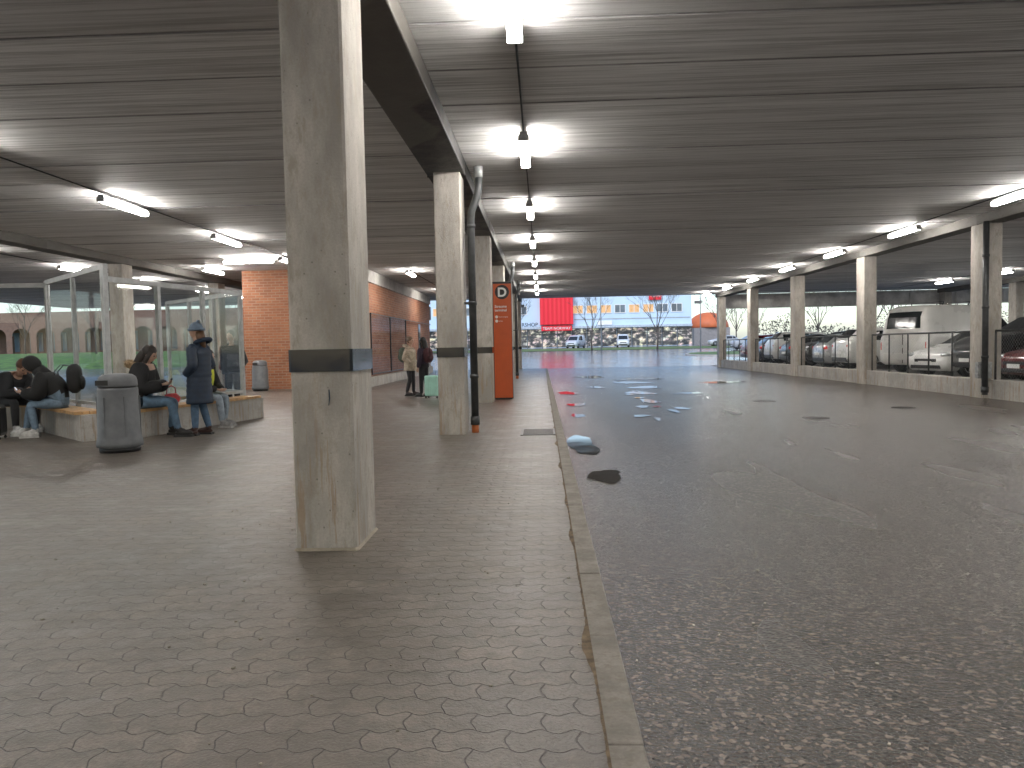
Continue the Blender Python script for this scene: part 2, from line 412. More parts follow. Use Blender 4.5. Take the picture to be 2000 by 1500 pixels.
top(mb.build('edge_fascia',M_fas),label='weathered grey panelled fascia at the roof edge',cat='fascia')
M_mort=concrete('base mortar',(.34,.30,.235),.9,(1,1,1),3,holes=False)
def column(x,yf,label,w=.43,d=.62,zt=BZ,band=True,base=.0,extra=False):
    e=empty('concrete_column',(x,yf+d/2,base))
    mb=MB(); c=.018
    def ring(z,g=0): 
        a,b_=w/2+g,d/2+g
        return [(-a+c,-b_,z),(a-c,-b_,z),(a,-b_+c,z),(a,b_-c,z),(a-c,b_,z),(-a+c,b_,z),(-a,b_-c,z),(-a,-b_+c,z)]
    mb.loft([ring(0),ring(zt-base)],0,True,False)
    mb.build('shaft',M_conc,e)
    if band:
        mb=MB(); mb.loft([ring(1.255,.004),ring(1.255,.010),ring(1.41,.010),ring(1.41,.004)],0,True,False); mb.build('marking_band',M_black,e)
    if extra:
        mb=MB(); a=ring(.0,.018); b2=ring(.018,.002); mb.loft([a,b2],0,False,False); mb.build('mortar_fillet',M_mort,e)
        mb=MB(); mb.tube([(.055,-d/2-.004,1.13),(.058,-d/2-.004,1.07),(.05,-d/2-.004,1.02)],[.012,.016,.007],8,flat=.2); mb.build('paint_mark',pm('blue paint',(.02,.05,.09),.5),e)
    top(e,label=label,cat='column',group='concrete columns carrying the roof')
    return e
for k in range(7):
    column(-1.535 if k==0 else -1.47,5.2+6.97*k,'square concrete column with black band standing on block pavement' if k else 'stained square concrete column with black band on block pavement',extra=(k==0))
for k in range(2,7): column(11.1,5.2+6.97*k,'pale concrete column standing in the low wall beside the road',band=False,base=-.1)
for yv in (23.0,30.0,37.0,44.0): column(-13.1,yv,'pale concrete column beyond the glass shelter',band=False)
for yv in (26.1,33.1,40.1,47): column(24.6,yv,'pale concrete column in the parking area',band=False,base=LOT)
def downpipe(x,y,ox,label,z0=.05,elbow=True,r=.062):
    e=empty('downpipe',(x,y,0)); mb=MB()
    if elbow: mb.tube([(ox,0,4.2),(ox,0,4.0),(ox*.9,0,3.9),(ox*.1,0,3.62),(0,0,3.5),(0,0,z0+.12)],r,12)
    else: mb.tube([(0,0,4.2),(0,0,z0+.1)],r,12)
    mb.build('pipe',M_dsteel,e)
    for z in (3.35,2.1,.9):
        mb=MB(); mb.tube([(0,0,z),(0,0,z+.06)],r*1.18,12); mb.build('collar',M_dsteel,e)
    mb=MB(); mb.tube([(0,0,z0+.22),(0,0,z0+.08)],r*1.25,12); mb.build('collar',M_dsteel,e)
    if elbow:
        mb=MB(); mb.box(-.14,-.0,-.015,.015,2.11,2.15); mb.build('bracket',M_dsteel,e)
        mb=MB(); mb.tube([(ox,0,4.34),(ox,0,4.16)],r*1.25,12); mb.build('spigot',M_galv,e)
    mb=MB(); mb.tube([(0,0,z0+.08),(0,0,0.0)],r*.95,12); mb.build('pipe_foot',M_orp if elbow else M_dsteel,e)
    top(e,label=label,cat='drainpipe',group='rainwater pipes beside columns')
downpipe(-1.12,12.45,.14,'dark rainwater downpipe with elbow beside a concrete column')
downpipe(-1.10,26.4,.14,'dark rainwater downpipe with elbow beside a concrete column')
downpipe(-1.10,33.4,.14,'dark rainwater downpipe with elbow beside a concrete column')
e=downpipe(10.78,18.9,0,'dark straight downpipe in front of a fence column',z0=-.02,elbow=False,r=.07)
mb=MB(); mb.box(10.66,11.0,18.98,19.12,.40,.80,0,.01); mb.box(10.70,10.96,18.97,18.979,.44,.76)
top(mb.build('junction_box',M_galv),label='grey metal junction box on the fence column',cat='junction box')
# ---------------------------------------------------------------- lights
def fixture():
    e=empty('strip_light',(0,0,0))
    mb=MB(); mb.box(-.055,.055,-.80,.80,.045,.10,0,.005); mb.build('housing',M_fix,e)
    mb=MB()
    pr=[(-.07,.045),(-.066,.0),(-.045,-.032),(.045,-.032),(.066,0),(.07,.045)]
    mb.loft([[(x,-.78,z) for x,z in pr],[(x,.78,z) for x,z in pr]],0,True,False); mb.build('diffuser',M_lamp,e)
    for sg in (-1,1):
        mb=MB(); a,b2=sorted((sg*.782,sg*.805)); mb.box(-.075,.075,a,b2,-.034,.05,0,.004); mb.build('end_cap',M_fix,e)
    top(e,label='lit tubular strip light fixed under the concrete ceiling',cat='ceiling light',group='strip lights under the ceiling')
    return e
LZ=4.27
base=fixture(); base.location=(-.2,6.45,LZ)
ps=[]
for k in range(-3,8):  # negative k: unseen lamps added to fill the near ground
    if k: ps.append((-.2,6.45+4.96*k,0))
for k in range(-3,7): ps.append((9.85,16.2+4.88*k,0))  # out-of-view ones at negative k are added fill too
for k in range(-3,3): ps.append((-8.1,14.65+4.83*k,0))  # lamps before the first one in view are likewise added fill
ps.append((-9.3,24.0,R(90)))
ps.append((-5.0,29.2,0)); ps.append((-5.0,38.9,0))
for yv in (15.4,20.2,25.1,30,34.9,39.8): ps.append((-15.7,yv,0))
ps.append((-11.6,26.6,0))
for yv in (15.7,20.6,25.5,30.4,35.2,40.1): ps.append((20.8,yv,0))
for yv in (18,26,34): ps.append((31,yv,0))  # unseen row added as fill light for the parking area
for (x,yv,r) in ps: copy_tree(base,(x,yv,LZ),(0,0,r))
for x,y0,y1 in ((-.2,-6,47),(9.85,6,47),(-8.1,4,26),(-5.0,29,44),(-15.7,15,45),(20.8,20,45)):
    o=MB(); o.tube([(x+.0,y0,CZ-.012),(x,y1,CZ-.012)],.012,6)
    top(o.build('cable_conduit',M_dsteel),label='thin dark conduit running between strip lights',cat='conduit',group='conduits on the ceiling')
# ---------------------------------------------------------------- D sign
e=empty('totem_sign',(-1.04,20.2,0))
mb=MB(); mb.box(-.285,.26,.0,.2,.02,3.14,0,.01); mb.build('casing',M_sblack,e)
mb=MB(); mb.box(-.22,.22,.03,.17,0,.019); mb.build('foot',M_sblack,e)
mb=MB(); mb.box(-.225,.25,-.012,-.001,.05,3.08); mb.build('face_panel',M_orange,e)
mb=MB(); n=32; mb.loft([[(.01+.19*math.cos(2*math.pi*i/n),-.013,2.86+.19*math.sin(2*math.pi*i/n)) for i in range(n)],[(.01+.19*math.cos(2*math.pi*i/n),-.020,2.86+.19*math.sin(2*math.pi*i/n)) for i in range(n)]],0,True,False); mb.build('letter_disc',M_sblack,e)
def text(name,s,size,mat,parent,loc,rz=0,ex=.002,align='CENTER',bold=0):
    cu=bpy.data.curves.new('t','FONT'); cu.body=s; cu.size=size; cu.extrude=ex; cu.align_x=align; cu.offset=bold
    o=bpy.data.objects.new('t',cu); link(o); dg=bpy.context.evaluated_depsgraph_get(); dg.update()
    me=bpy.data.meshes.new_from_object(o.evaluated_get(dg)); bpy.data.objects.remove(o)
    me.materials.clear(); me.materials.append(mat)
    q=link(bpy.data.objects.new(name,me)); q.location=loc; q.rotation_euler=(R(90),0,rz); q.parent=parent; return q
text('letter',"D",.33,M_white,e,(.01,-.024,2.745),bold=.010)
text('lettering',"Straume",.095,M_white,e,(-.19,-.016,2.45),align='LEFT',bold=.002)
text('lettering',"terminal",.095,M_white,e,(-.19,-.016,2.35),align='LEFT',bold=.002)
text('lettering',"Sentrumsgata",.045,M_white,e,(-.09,-.016,2.19),align='LEFT')
text('lettering',"Sartor",.045,M_white,e,(-.09,-.016,2.08),align='LEFT')
for z in (2.205,2.095):
    mb=MB(); mb.loft([[(-.145+.04*math.cos(2*math.pi*i/16),-.0125,z+.04*math.sin(2*math.pi*i/16)) for i in range(16)],[(-.145+.04*math.cos(2*math.pi*i/16),-.016,z+.04*math.sin(2*math.pi*i/16)) for i in range(16)]],0,True,False)
    mb.build('symbol',M_white,e)
top(e,label='tall orange totem sign with white letter D on black disc',cat='sign')
# ---------------------------------------------------------------- brick building inside terminal
e=empty('brick_building',(0,0,0))
mb=MB(); mb.box(-11.05,-6.5,27.8,44,0,CZ-.002); mb.build('wall',M_brick,e)
mb=MB(); mb.box(-6.499,-6.42,27.9,44,3.95,4.40); mb.build('lintel_band',M_wallc,e)
mb=MB(); mb.box(-6.499,-6.36,27.82,44,0.01,.38); mb.build('plinth',M_wallc,e)
M_frame=pm('black window frame',(.015,.015,.016),.4)
M_pane=glass_mat('glazed screen',(.93,.93,.93),.02,.05)
g=MB(); g.box(-6.40,-6.392,28.3,35.6,.50,2.75); w=g.build('glass_screen',M_pane,e)
for yy in (28.3,31.95,35.6):
    f=MB(); f.box(-6.42,-6.37,yy-.02,yy+.02,.45,2.75); f.build('frame',M_frame,w)
for a,b2,zz in ((28.3,43.5,2.751),(28.3,35.6,.46)):
    f=MB(); f.box(-6.42,-6.37,a,b2,zz,zz+.04); f.build('frame',M_frame,w)
g=MB(); g.box(-6.497,-6.47,39.8,40.4,.5,2.7); w=g.build('window',M_dglass,e)
top(e,label='orange brick terminal building with framed glass screen',cat='building')
# ---------------------------------------------------------------- glass shelter
def V2(x,y): return Vector((x,y))
sh=empty('glass_shelter',(0,0,0))
Pp=V2(-7.2,12.3); Aa=V2(-9.8,14.75); Bb=V2(-6.42,16.0); Cc=V2(-12.6,14.5); Dd=V2(-9.3,18.6)
def glasswall(a,b,n,zt0,zt1,wide=0,plinth=True,side=1,seatseg=None):
    d=(b-a); L=d.length; u=d/L; ang=math.atan2(u.y,u.x); nrm=V2(u.y,-u.x)*side
    for i in range(n+1):
        mb=MB(); t=i/n; p=a+d*t; z=zt0+(zt1-zt0)*t; w=.09 if (i==0 and wide) else .04
        mb.obox((p.x,p.y,z/2),(w,.035,z/2),ang); mb.build('post',M_alu,sh)
    for z,hh in ((None,.045),(.56,.03)):
        mb=MB(); c=(a+b)/2
        mb.obox((c.x,c.y,(zt0+zt1)/2-.04 if z is None else z),(L/2,.03 if z is None else .025,hh),ang)
        mb.build('rail',M_alu,sh)
    for i in range(n):
        p=a+d*((i+.5)/n); g=MB(); z=min(zt0,zt1)-.08
        g.obox((p.x,p.y,(z+.59)/2),(L/n/2-.04,.004,(z-.59)/2),ang); g.build('glass_pane',M_glass,sh)
    if plinth:
        c=(a+b)/2+nrm*.2; mb=MB(); mb.obox((c.x,c.y,.215),(L/2+.05,.24,.215),ang); mb.build('bench_plinth',M_wallc,sh)
        segs=seatseg or [(0.03,.97)]
        for s0,s1 in segs:
            mb=MB()
            for k in range(4):
                c=a+d*((s0+s1)/2)+nrm*(.10+k*.115); mb.obox((c.x,c.y,.457),(L*(s1-s0)/2,.052,.024),ang)
            mb.build('seat',M_wood,sh)
glasswall(Pp,Aa,2,2.9,2.9,1,True,-1)
glasswall(Pp,Bb,3,2.68,2.72,0,True,1,[(.0,.97)])
glasswall(Aa,Cc,2,2.85,2.85,0,True,-1)
glasswall(Bb,Dd,3,2.7,2.7,0,False)
top(sh,label='zigzag glass wind shelter with aluminium posts and wooden bench',cat='shelter')
mb=MB(); mb.box(-11.6,-10.62,14.15,14.2,1.0,2.1,0,.01)
for i in range(12): mb.box(-11.55,-10.66,14.14,14.149,1.06+i*.085,1.09+i*.085,1)
top(mb.build('timetable_board',[M_sblack,pm('board strips',(.12,.13,.15),.5)]),label='dark timetable board inside the glass shelter',cat='notice board')
# ---------------------------------------------------------------- bins
def bin_(x,y,label,s=1):
    e=empty('litter_bin',(x,y,0),0,s)
    def prof(l,mi=0,n=28):
        mb=MB(); mb.loft([[(r*math.cos(2*math.pi*i/n),r*math.sin(2*math.pi*i/n),z) for i in range(n)] for r,z in l],0,True,True); return mb
    prof([(.26,0),(.27,.04),(.262,.07)]).build('foot',M_sblack,e)
    mb=prof([(.25,.06),(.298,.075),(.305,.12),(.288,.19),(.282,.21),(.262,.86),(.256,.90)]); mb.build('drum',M_bin,e)
    for k in range(6):
        mb=MB(); a=2*math.pi*k/6+.3; mb.obox((.270*math.cos(a),.270*math.sin(a),.5),(.012,.014,.28),a); mb.build('rib',M_bin,e)
    prof([(.246,.90),(.246,.915)]).build('opening',M_sblack,e)
    prof([(.254,.915),(.257,.93),(.252,1.0),(.238,1.05),(.19,1.085),(.08,1.10),(.02,1.102)]).build('lid',M_bin,e)
    mb=MB(); mb.obox((-.08,-.246,.975),(.09,.012,.035),.0); mb.build('lid_slot',M_sblack,e)
    top(e,label=label,cat='litter bin',group='grey litter bins')
bin_(-6.16,10.75,'grey round plastic litter bin on pavement beside the bench',1.03)
bin_(-10.15,26.9,'grey round litter bin beside the brick wall',1)
# ---------------------------------------------------------------- people
def skin_eval(js,es,root):
    me=bpy.data.meshes.new('sk'); me.from_pydata([j[0] for j in js],es,[])
    o=link(bpy.data.objects.new('sk',me)); m=o.modifiers.new('s','SKIN'); m.use_smooth_shade=True
    sv=me.skin_vertices[0].data
    for i,j in enumerate(js):
        r=j[1]; sv[i].radius=(r,r) if not hasattr(r,'__len__') else r
        sv[i].use_root=(i==root)
    s=o.modifiers.new('ss','SUBSURF'); s.levels=2
    dg=bpy.context.evaluated_depsgraph_get(); dg.update()
    ev=bpy.data.meshes.new_from_object(o.evaluated_get(dg)); bpy.data.objects.remove(o)
    vs=[v.co.copy() for v in ev.vertices]; fs=[list(p.vertices) for p in ev.polygons]
    return vs,fs
def segd(p,a,b):
    ab=b-a; t=max(0,min(1,(p-a).dot(ab)/max(1e-9,ab.length_squared))); return (p-a-ab*t).length
def person(label,loc,heading,top_c,pant_c,shoe_c,hair='short',hair_c=(.03,.02,.015),sit=False,lean=0,s=1.0,arms='down',coat=None,hat=None,hood=None,head_tilt=0,fur=False,seat=.48,puff=.02,skirtlen=.62,vest=None,legspread=.1,legoff=0,quilt=False):
    e=empty('person',loc,heading,s)
    V=Vector
    if sit:
        ph=seat/s+.10
        P0=V((0,0,ph)); 
        def up(h,fo=0): return V((math.sin(lean)*h+fo*math.cos(lean),0,ph+math.cos(lean)*h))
        sp,ch,nb,nk=up(.17,-.02),up(.36,-.01),up(.47),up(.55,.03)
        hip=[V((.03,sd*.09,ph-.01)) for sd in(1,-1)]
        kn=[V((.46+(.06 if i else -.02)*legoff,sd*(.06+legspread),ph-.02)) for i,sd in enumerate((1,-1))]
        an=[V((.46+(.16 if i else -.1)*legoff,sd*(.06+legspread),.10)) for i,sd in enumerate((1,-1))]
    else:
        ph=.93
        P0=V((0,0,ph))
        def up(h,fo=0): return V((math.sin(lean)*h+fo,0,ph+math.cos(lean)*h))
        sp,ch,nb,nk=up(.18),up(.37),up(.50),up(.57,.01)
        hip=[V((0,sd*.085,ph-.03)) for sd in(1,-1)]
        kn=[V((.03,sd*.1,.50)) for sd in(1,-1)]
        an=[V((-.02+(.05 if sd>0 else -.06),sd*.105,.10)) for sd in(1,-1)]
    toe=[a+V((.15,.015*sd,-.055)) for a,sd in zip(an,(1,-1))]
    sh_=[up(.45)+V((0,sd*.17,0)) for sd in(1,-1)]
    if arms=='down':
        el=[h+V((-.03,sd*.05,-.28)) for h,sd in zip(sh_,(1,-1))]; wr=[h+V((.07,sd*.0,-.24)) for h,sd in zip(el,(1,-1))]
    elif arms=='phone':
        el=[h+V((.06,sd*.04,-.27)) for h,sd in zip(sh_,(1,-1))]; wr=[V((h.x+.24,sd*.05,h.z+.06)) for h,sd in zip(el,(1,-1))]
    elif arms=='lap':
        el=[h+V((.07,sd*.06,-.26)) for h,sd in zip(sh_,(1,-1))]; wr=[V((h.x+.22,sd*.06,h.z-.06)) for h,sd in zip(el,(1,-1))]
    elif arms=='pocket':
        el=[h+V((-.06,sd*.08,-.27)) for h,sd in zip(sh_,(1,-1))]; wr=[h+V((.16,-sd*.06,-.14)) for h,sd in zip(el,(1,-1))]
    q=puff
    js=[(P0,(.15+q*.5,.125+q*.5)),(sp,(.135+q,.115+q)),(ch,(.15+q,.12+q)),(nb,(.085,.08)),(nk,.055)]
    es=[(0,1),(1,2),(2,3),(3,4)]
    for k in (0,1):
        b=len(js); js+=[(sh_[k],.068+q),(el[k],.052+q*.9),(wr[k],.046+q*.6)]; es+=[(2,b),(b,b+1),(b+1,b+2)]
    for k in (0,1):
        b=len(js); mid=(hip[k]+kn[k])/2; calf=(kn[k]*.62+an[k]*.38)
        js+=[(hip[k],.098),(mid,.088),(kn[k],.066),(calf,.064),(an[k],.050),(toe[k],.042)]
        es+=[(0,b),(b,b+1),(b+1,b+2),(b+2,b+3),(b+3,b+4),(b+4,b+5)]
    vs,fs=skin_eval(js,es,0)
    segs=[(P0,sp,0),(sp,ch,0),(ch,nb,0),(nb+(nk-nb)*.6,nk,3)]
    for k in (0,1): segs+=[(ch,sh_[k],0),(sh_[k],el[k],0),(el[k],wr[k],0),(hip[k],kn[k],1),(P0,hip[k],1),(kn[k],an[k]+V((0,0,.05)),1),(an[k],toe[k],2)]
    mb=MB(); 
    mb.v=[tuple(v) for v in vs]
    for f in fs:
        c=sum((vs[i] for i in f),V((0,0,0)))/len(f)
        m=min(segs,key=lambda g:segd(c,g[0],g[1]))[2]
        if m==0 and not sit and c.z<ph-.06: m=1
        mb.f.append(f); mb.m.append(m); mb.sm.append(True)
    for a,t,sd in zip(an,toe,(1,-1)):
        c=(a+t)/2; mb.obox((c.x+.005,c.y,.016),(.13,.045,.016),0,4)
        mb.ell((c.x+.01,c.y,.055),(.135,.05,.05),2,12,7)
    hd=nk+V((.02*math.cos(head_tilt)+.10*math.sin(head_tilt+lean*.5),0,.135*math.cos(head_tilt)))
    Rm=Matrix.Rotation(head_tilt,3,'Y')
    def H(x,y,z): return hd+Rm@V((x,y,z))
    def face(p):
        p=p.copy()
        if p.z<0: k=1+p.z*.32; p.y*=k; p.x*=(1+p.z*.12)
        if p.x>0.55 and abs(p.y)<.22 and -.28<p.z<.12: p.x+=.18*(1-abs(p.y)/.22)
        if p.x>.5 and .05<p.z<.25 and .2<abs(p.y)<.55: p.x-=.05
        return p
    hv=len(mb.v); mb.ell((0,0,0),(.096,.078,.122),3,28,20,face)
    for i in range(hv,len(mb.v)): mb.v[i]=tuple(hd+Rm@V(mb.v[i]))
    mb.tube([nk-V((0,0,.05)),H(-.01,0,-.06)],[.052,.05],10,3)
    for sd in (1,-1):
        c=H(.082,sd*.032,.012); mb.ell(c,(.012,.014,.009),5,8,6)
        c=H(-.005,sd*.078,-.005); mb.ell(c,(.018,.010,.032),3,8,6)
    c=H(.087,0,-.058); mb.ell(c,(.009,.024,.006),6,8,6)
    for k,sd in ((0,1),(1,-1)):
        if arms=='pocket': break
        d=(wr[k]-el[k]).normalized()
        side=V((0,1,0)) if abs(d.z)<.75 else V((1,0,0))
        inw=d.cross(side).normalized()
        if arms!='down' and inw.z<0: inw=-inw
        if arms=='down': inw=V((0,-sd,0)); side=V((1,0,0))
        mb.tube([wr[k]-d*.03,wr[k]+d*.03,wr[k]+d*.075,wr[k]+d*.09],[.026,.034,.036,.028],10,3,flat=.6)
        for f_i in range(4):
            o=(f_i-1.5)*.018; L=(.062,.075,.07,.055)[f_i]
            b0=wr[k]+d*.08+side*o; b1=b0+d*L*.4; b2=b1+d*L*.3+inw*L*.25; b3=b2+d*L*.05+inw*L*.35
            mb.tube([b0-d*.02,b1,b2,b3],[.009,.0085,.0075,.0065],6,3)
        tsd=side*(-sd if arms!='down' else 1)
        b0=wr[k]+d*.03+tsd*.026; mb.tube([b0,b0+d*.03+tsd*.022+inw*.01,b0+d*.058+tsd*.022+inw*.028],[.012,.011,.008],6,3)
    cl=lambda n,c,r=.8:pm(n,c,r,0,.18,14,.25,obj=True)
    mats=[cl('jacket cloth',top_c),cl('trouser cloth',pant_c),cl('shoe',shoe_c,.6),M_skin,cl('sole',(.5,.5,.48) if shoe_c[0]>.3 else (.04,.04,.04)),M_sblack,pm('lips',(.35,.13,.11),.5)]
    mb.build('body',mats,e)
    Mh=cl('hair',hair_c,.55)
    if hair and not hood and not hat:
        hb=MB()
        def hf(p):
            p=p.copy(); k=1+.03*math.sin(p.y*17)+.03*math.sin(p.x*13+p.z*9)
            return p*k
        hb.ell((0,0,0),(.102,.091,.112),0,24,14,hf)
        for i in range(len(hb.v)): hb.v[i]=tuple(H(*(Vector(hb.v[i])+V((-.020,0,.034)))))
        if hair=='long':
            hb.tube([H(-.06,0,.02),H(-.085,0,-.08),nb+V((-.10,0,-.02)),nb+V((-.13,0,-.14))],[.08,.085,.075,.03],14,flat=1.0)
            for sd in (1,-1): hb.tube([H(.03,sd*.076,.05),H(.015,sd*.086,-.06),nb+V((.01,sd*.09,.0)),nb+V((.03,sd*.09,-.13))],[.028,.034,.034,.012],8)
        if hair=='bun': hb.ell(H(-.10,0,.09),(.05,.05,.045),0,12,8)
        hb.build('hair',Mh,e)
    if hat:
        hb=MB(); 
        hb.ell((0,0,0),(.108,.096,.11),0,24,12,lambda p:V((p.x*(1+.015*math.sin(p.y*30)),p.y*(1+.015*math.sin(p.x*30)),max(p.z,-.15))))
        for i in range(len(hb.v)): hb.v[i]=tuple(H(*(Vector(hb.v[i])+V((-.014,0,.048)))))
        n=24; hb.tube([H(.112*math.cos(2*math.pi*i/n)-.014,.1*math.sin(2*math.pi*i/n),.036) for i in range(n+1)],.022,8,0)
        hb.ell(H(-.05,0,.165),(.03,.03,.02),0,8,6)
        hb.build('knit_cap',pm('knit',hat,.9,0,.2,60,.6,obj=True),e)
        if hair=='long':
            hb=MB(); hb.tube([H(-.06,0,.0),H(-.09,0,-.10),nb+V((-.11,0,-.05))],[.07,.07,.03],12); hb.build('hair',Mh,e)
    if hood:
        hb=MB(); hb.ell((0,0,0),(.122,.106,.136),0,24,14)
        for i in range(len(hb.v)): hb.v[i]=tuple(H(*(Vector(hb.v[i])+V((-.036,0,.016)))))
        hb.tube([H(-.04,0,-.08),nb+V((-.02,0,-.02))],[.095,.125],14)
        hb.build('hood',cl('hood cloth',hood),e)
    if coat or fur or quilt:
        c=nb+V((-.07,0,.03)); n=18; hb=MB()
        rr=random.Random(3)
        pts=[c+V((-.02+.10*math.cos(a)*1.0,.135*math.sin(a),.035*math.cos(a)*-1+.02)) for a in [2*math.pi*i/n for i in range(n+1)]]
        hb.tube(pts,.05 if fur else .035,10)
        if fur:
            for i in range(520):
                a=rr.uniform(0,2*math.pi); cc=c+V((-.02+.10*math.cos(a),.135*math.sin(a),-.035*math.cos(a)+.02))
                dr=V((rr.uniform(-1,1),rr.uniform(-1,1),rr.uniform(-.6,1))).normalized(); tng=V((rr.uniform(-1,1),rr.uniform(-1,1),rr.uniform(-1,1))).normalized()*.006
                hb.add([cc+dr*.03+tng,cc+dr*.03-tng,cc+dr*.095],[(0,1,2)])
        hb.build('fur_collar' if fur else 'collar',pm('fur',(.36,.25,.14),.95,0,.3,40,.5,obj=True) if fur else cl('collar cloth',coat or top_c),e)
    if coat:
        hb=MB(); rings=[]; n=28; zt=nb.z-.02; zb=skirtlen
        for i in range(37):
            t=i/36; z=zt+(zb-zt)*t
            if t<.12: k=math.sin(t/.12*math.pi/2); a,b=.075+.075*k,.09+.135*k
            elif t<.45: kk=(t-.12)/.33; a,b=.15+.01*kk,.225-.025*kk
            else: kk=(t-.45)/.55; a,b=.16+.02*kk,.20+.03*kk
            pf=.010*abs(math.sin(t*math.pi*11))
            rings.append([(math.cos(2*math.pi*j/n)*(a+pf)+(.0 if t>.5 else -.01),math.sin(2*math.pi*j/n)*(b+pf),z) for j in range(n)])
        hb.loft(rings,0,True,True); hb.build('coat',cl('coat cloth',coat,.6),e)
        for k in (0,1):
            hb=MB(); a,b,c2=sh_[k],el[k],wr[k]
            pts=[];rad=[]
            for i in range(19):
                t=i/18; p=a.lerp(b,t*2) if t<.5 else b.lerp(c2,(t-.5)*2); pts.append(p); rad.append((.078-.02*t)+.006*abs(math.sin(t*math.pi*7)))
            hb.tube(pts,rad,12); hb.build('sleeve',cl('coat cloth',coat,.6),e)
    if vest:
        hb=MB(); rings=[]; n=24
        for i in range(10):
            t=i/9; c=P0.lerp(nb,t); a=.17-.035*t*t+.01; b=.19+.015*math.sin(t*3)-.06*t**4+.01
            rings.append([(c.x+math.cos(2*math.pi*j/n)*a,math.sin(2*math.pi*j/n)*b,c.z) for j in range(n)])
        hb.loft(rings,0,True,True); hb.build('hi_vis_vest',pm('hi-vis yellow',(.62,.66,.05),.6,obj=True),e)
    top(e,label=label,cat='person')
    return e,wr
def phone_at(e,wr,s):
    c=(wr[0]+wr[1])/2+Vector((.08,0,.03)); w=e.matrix_basis@c
    mb=MB(); mb.box(-.006,.006,-.04,.04,-.075,.075,0,.004); mb.box(-.0085,-.0063,-.036,.036,-.07,.07,1)
    o=mb.build('phone',[M_sblack,pm('phone screen',(.3,.35,.4),.2,em=(.6,.75,1),es=.6,obj=True)]); o.location=w; o.rotation_euler=(0,R(35),e.rotation_euler[2])
    top(o,label='dark smartphone held in two hands',cat='phone',group='phones held by people')
def backpack(x,y,z,h,c,label,s=1):
    e=empty('backpack',(x,y,z),h,s); mb=MB()
    rings=[]; n=20
    for i in range(11):
        t=i/10; k=(1-abs(2*t-1)**4)**.5*.9+.1; k=max(k,.35)
        rings.append([(math.copysign(abs(math.cos(2*math.pi*j/n))**.6,math.cos(2*math.pi*j/n))*.10*k,math.copysign(abs(math.sin(2*math.pi*j/n))**.6,math.sin(2*math.pi*j/n))*.15*k,t*.45) for j in range(n)])
    mb.loft(rings,0,True,True); mb.build('bag',pm('bag cloth',c,.8,0,.2,20,.3,obj=True),e)
    mb=MB(); mb.ell((-.10,0,.16),(.045,.11,.11),0); mb.build('pocket',pm('pocket cloth',tuple(v*.8 for v in c),.8,obj=True),e)
    for sd in (1,-1):
        mb=MB(); mb.tube([(.08,sd*.09,.42),(.16,sd*.10,.44),(.25,sd*.11,.33),(.20,sd*.11,.12),(.09,sd*.1,.05)],.014,6,flat=.5); mb.build('strap',M_sblack,e)
    top(e,label=label,cat='backpack')
hA=R(200)
e1,w1=person('person in black hooded jacket and blue jeans bent over a phone',(-8.42,13.05,0),hA,(.014,.014,.015),(.15,.22,.30),(.65,.65,.63),sit=True,lean=.62,s=1.16,arms='phone',hood=(.014,.014,.015),head_tilt=.75,puff=.07,legoff=.8)
phone_at(e1,w1,1)
backpack(-8.28,13.10,.74,hA,(.018,.018,.020),'black backpack worn by the person in the hooded jacket',1.15)
e2,w2=person('person with brown hair in dark hoodie looking down at a phone',(-9.98,13.75,0),R(-25),(.02,.021,.025),(.025,.025,.028),(.5,.5,.5),hair='short',hair_c=(.10,.045,.022),sit=True,lean=.6,s=1.14,arms='phone',head_tilt=.85,puff=.06)
phone_at(e2,w2,1)
e3,w3=person('seated person in black parka with fur collar, jeans and boots',(-6.86,12.62,0),R(4),(.012,.012,.014),(.08,.14,.21),(.018,.016,.016),hair='long',hair_c=(.02,.013,.01),sit=True,lean=.14,s=1.17,arms='phone',fur=True,head_tilt=.4,puff=.08,legoff=.9,seat=.49)
phone_at(e3,w3,1)
e4,w4=person('standing person in long navy padded coat and blue knit cap',(-5.86,12.72,0),R(172),(.015,.028,.055),(.08,.14,.22),(.05,.022,.018),hair='long',hair_c=(.12,.06,.03),s=1.08,arms='pocket',coat=(.014,.028,.055),hat=(.16,.22,.30),skirtlen=.50,quilt=True)
e5,w5=person('seated person in yellow vest, light jeans and black white sneakers',(-6.55,14.2,0),R(-14),(.02,.02,.022),(.26,.31,.36),(.35,.35,.35),hair='short',sit=True,lean=.3,s=1.10,arms='lap',vest=True,legspread=.06,legoff=.5)
e6,w6=person('standing person in black coat behind the glass shelter',(-7.0,16.9,0),R(-100),(.012,.012,.014),(.014,.014,.016),(.02,.02,.02),hair='short',s=1.08,arms='pocket',coat=(.014,.014,.016),skirtlen=.85)
e7,w7=person('standing person in beige coat with hair tied up',(-3.95,22.6,0),R(-20),(.32,.25,.18),(.03,.03,.035),(.03,.02,.02),hair='bun',hair_c=(.14,.08,.045),s=1.0,arms='pocket',coat=(.40,.33,.25),skirtlen=.75)
backpack(-4.17,22.65,1.0,R(-20),(.09,.11,.08),'olive green backpack worn by the person in beige coat')
e8,w8=person('standing person with black hair in dark purple jacket',(-3.45,22.0,0),R(150),(.03,.018,.035),(.012,.012,.014),(.02,.02,.02),hair='long',hair_c=(.012,.01,.01),s=.98,arms='down',puff=.03)
backpack(-3.30,21.9,.98,R(150),(.06,.015,.02),'dark red backpack worn by the person in purple jacket')
e9,w9=person('standing person in yellow high visibility vest behind a column',(-2.90,23.2,0),R(200),(.55,.65,.05),(.02,.025,.04),(.02,.02,.02),hair='short',s=1.05,arms='pocket',vest=True)
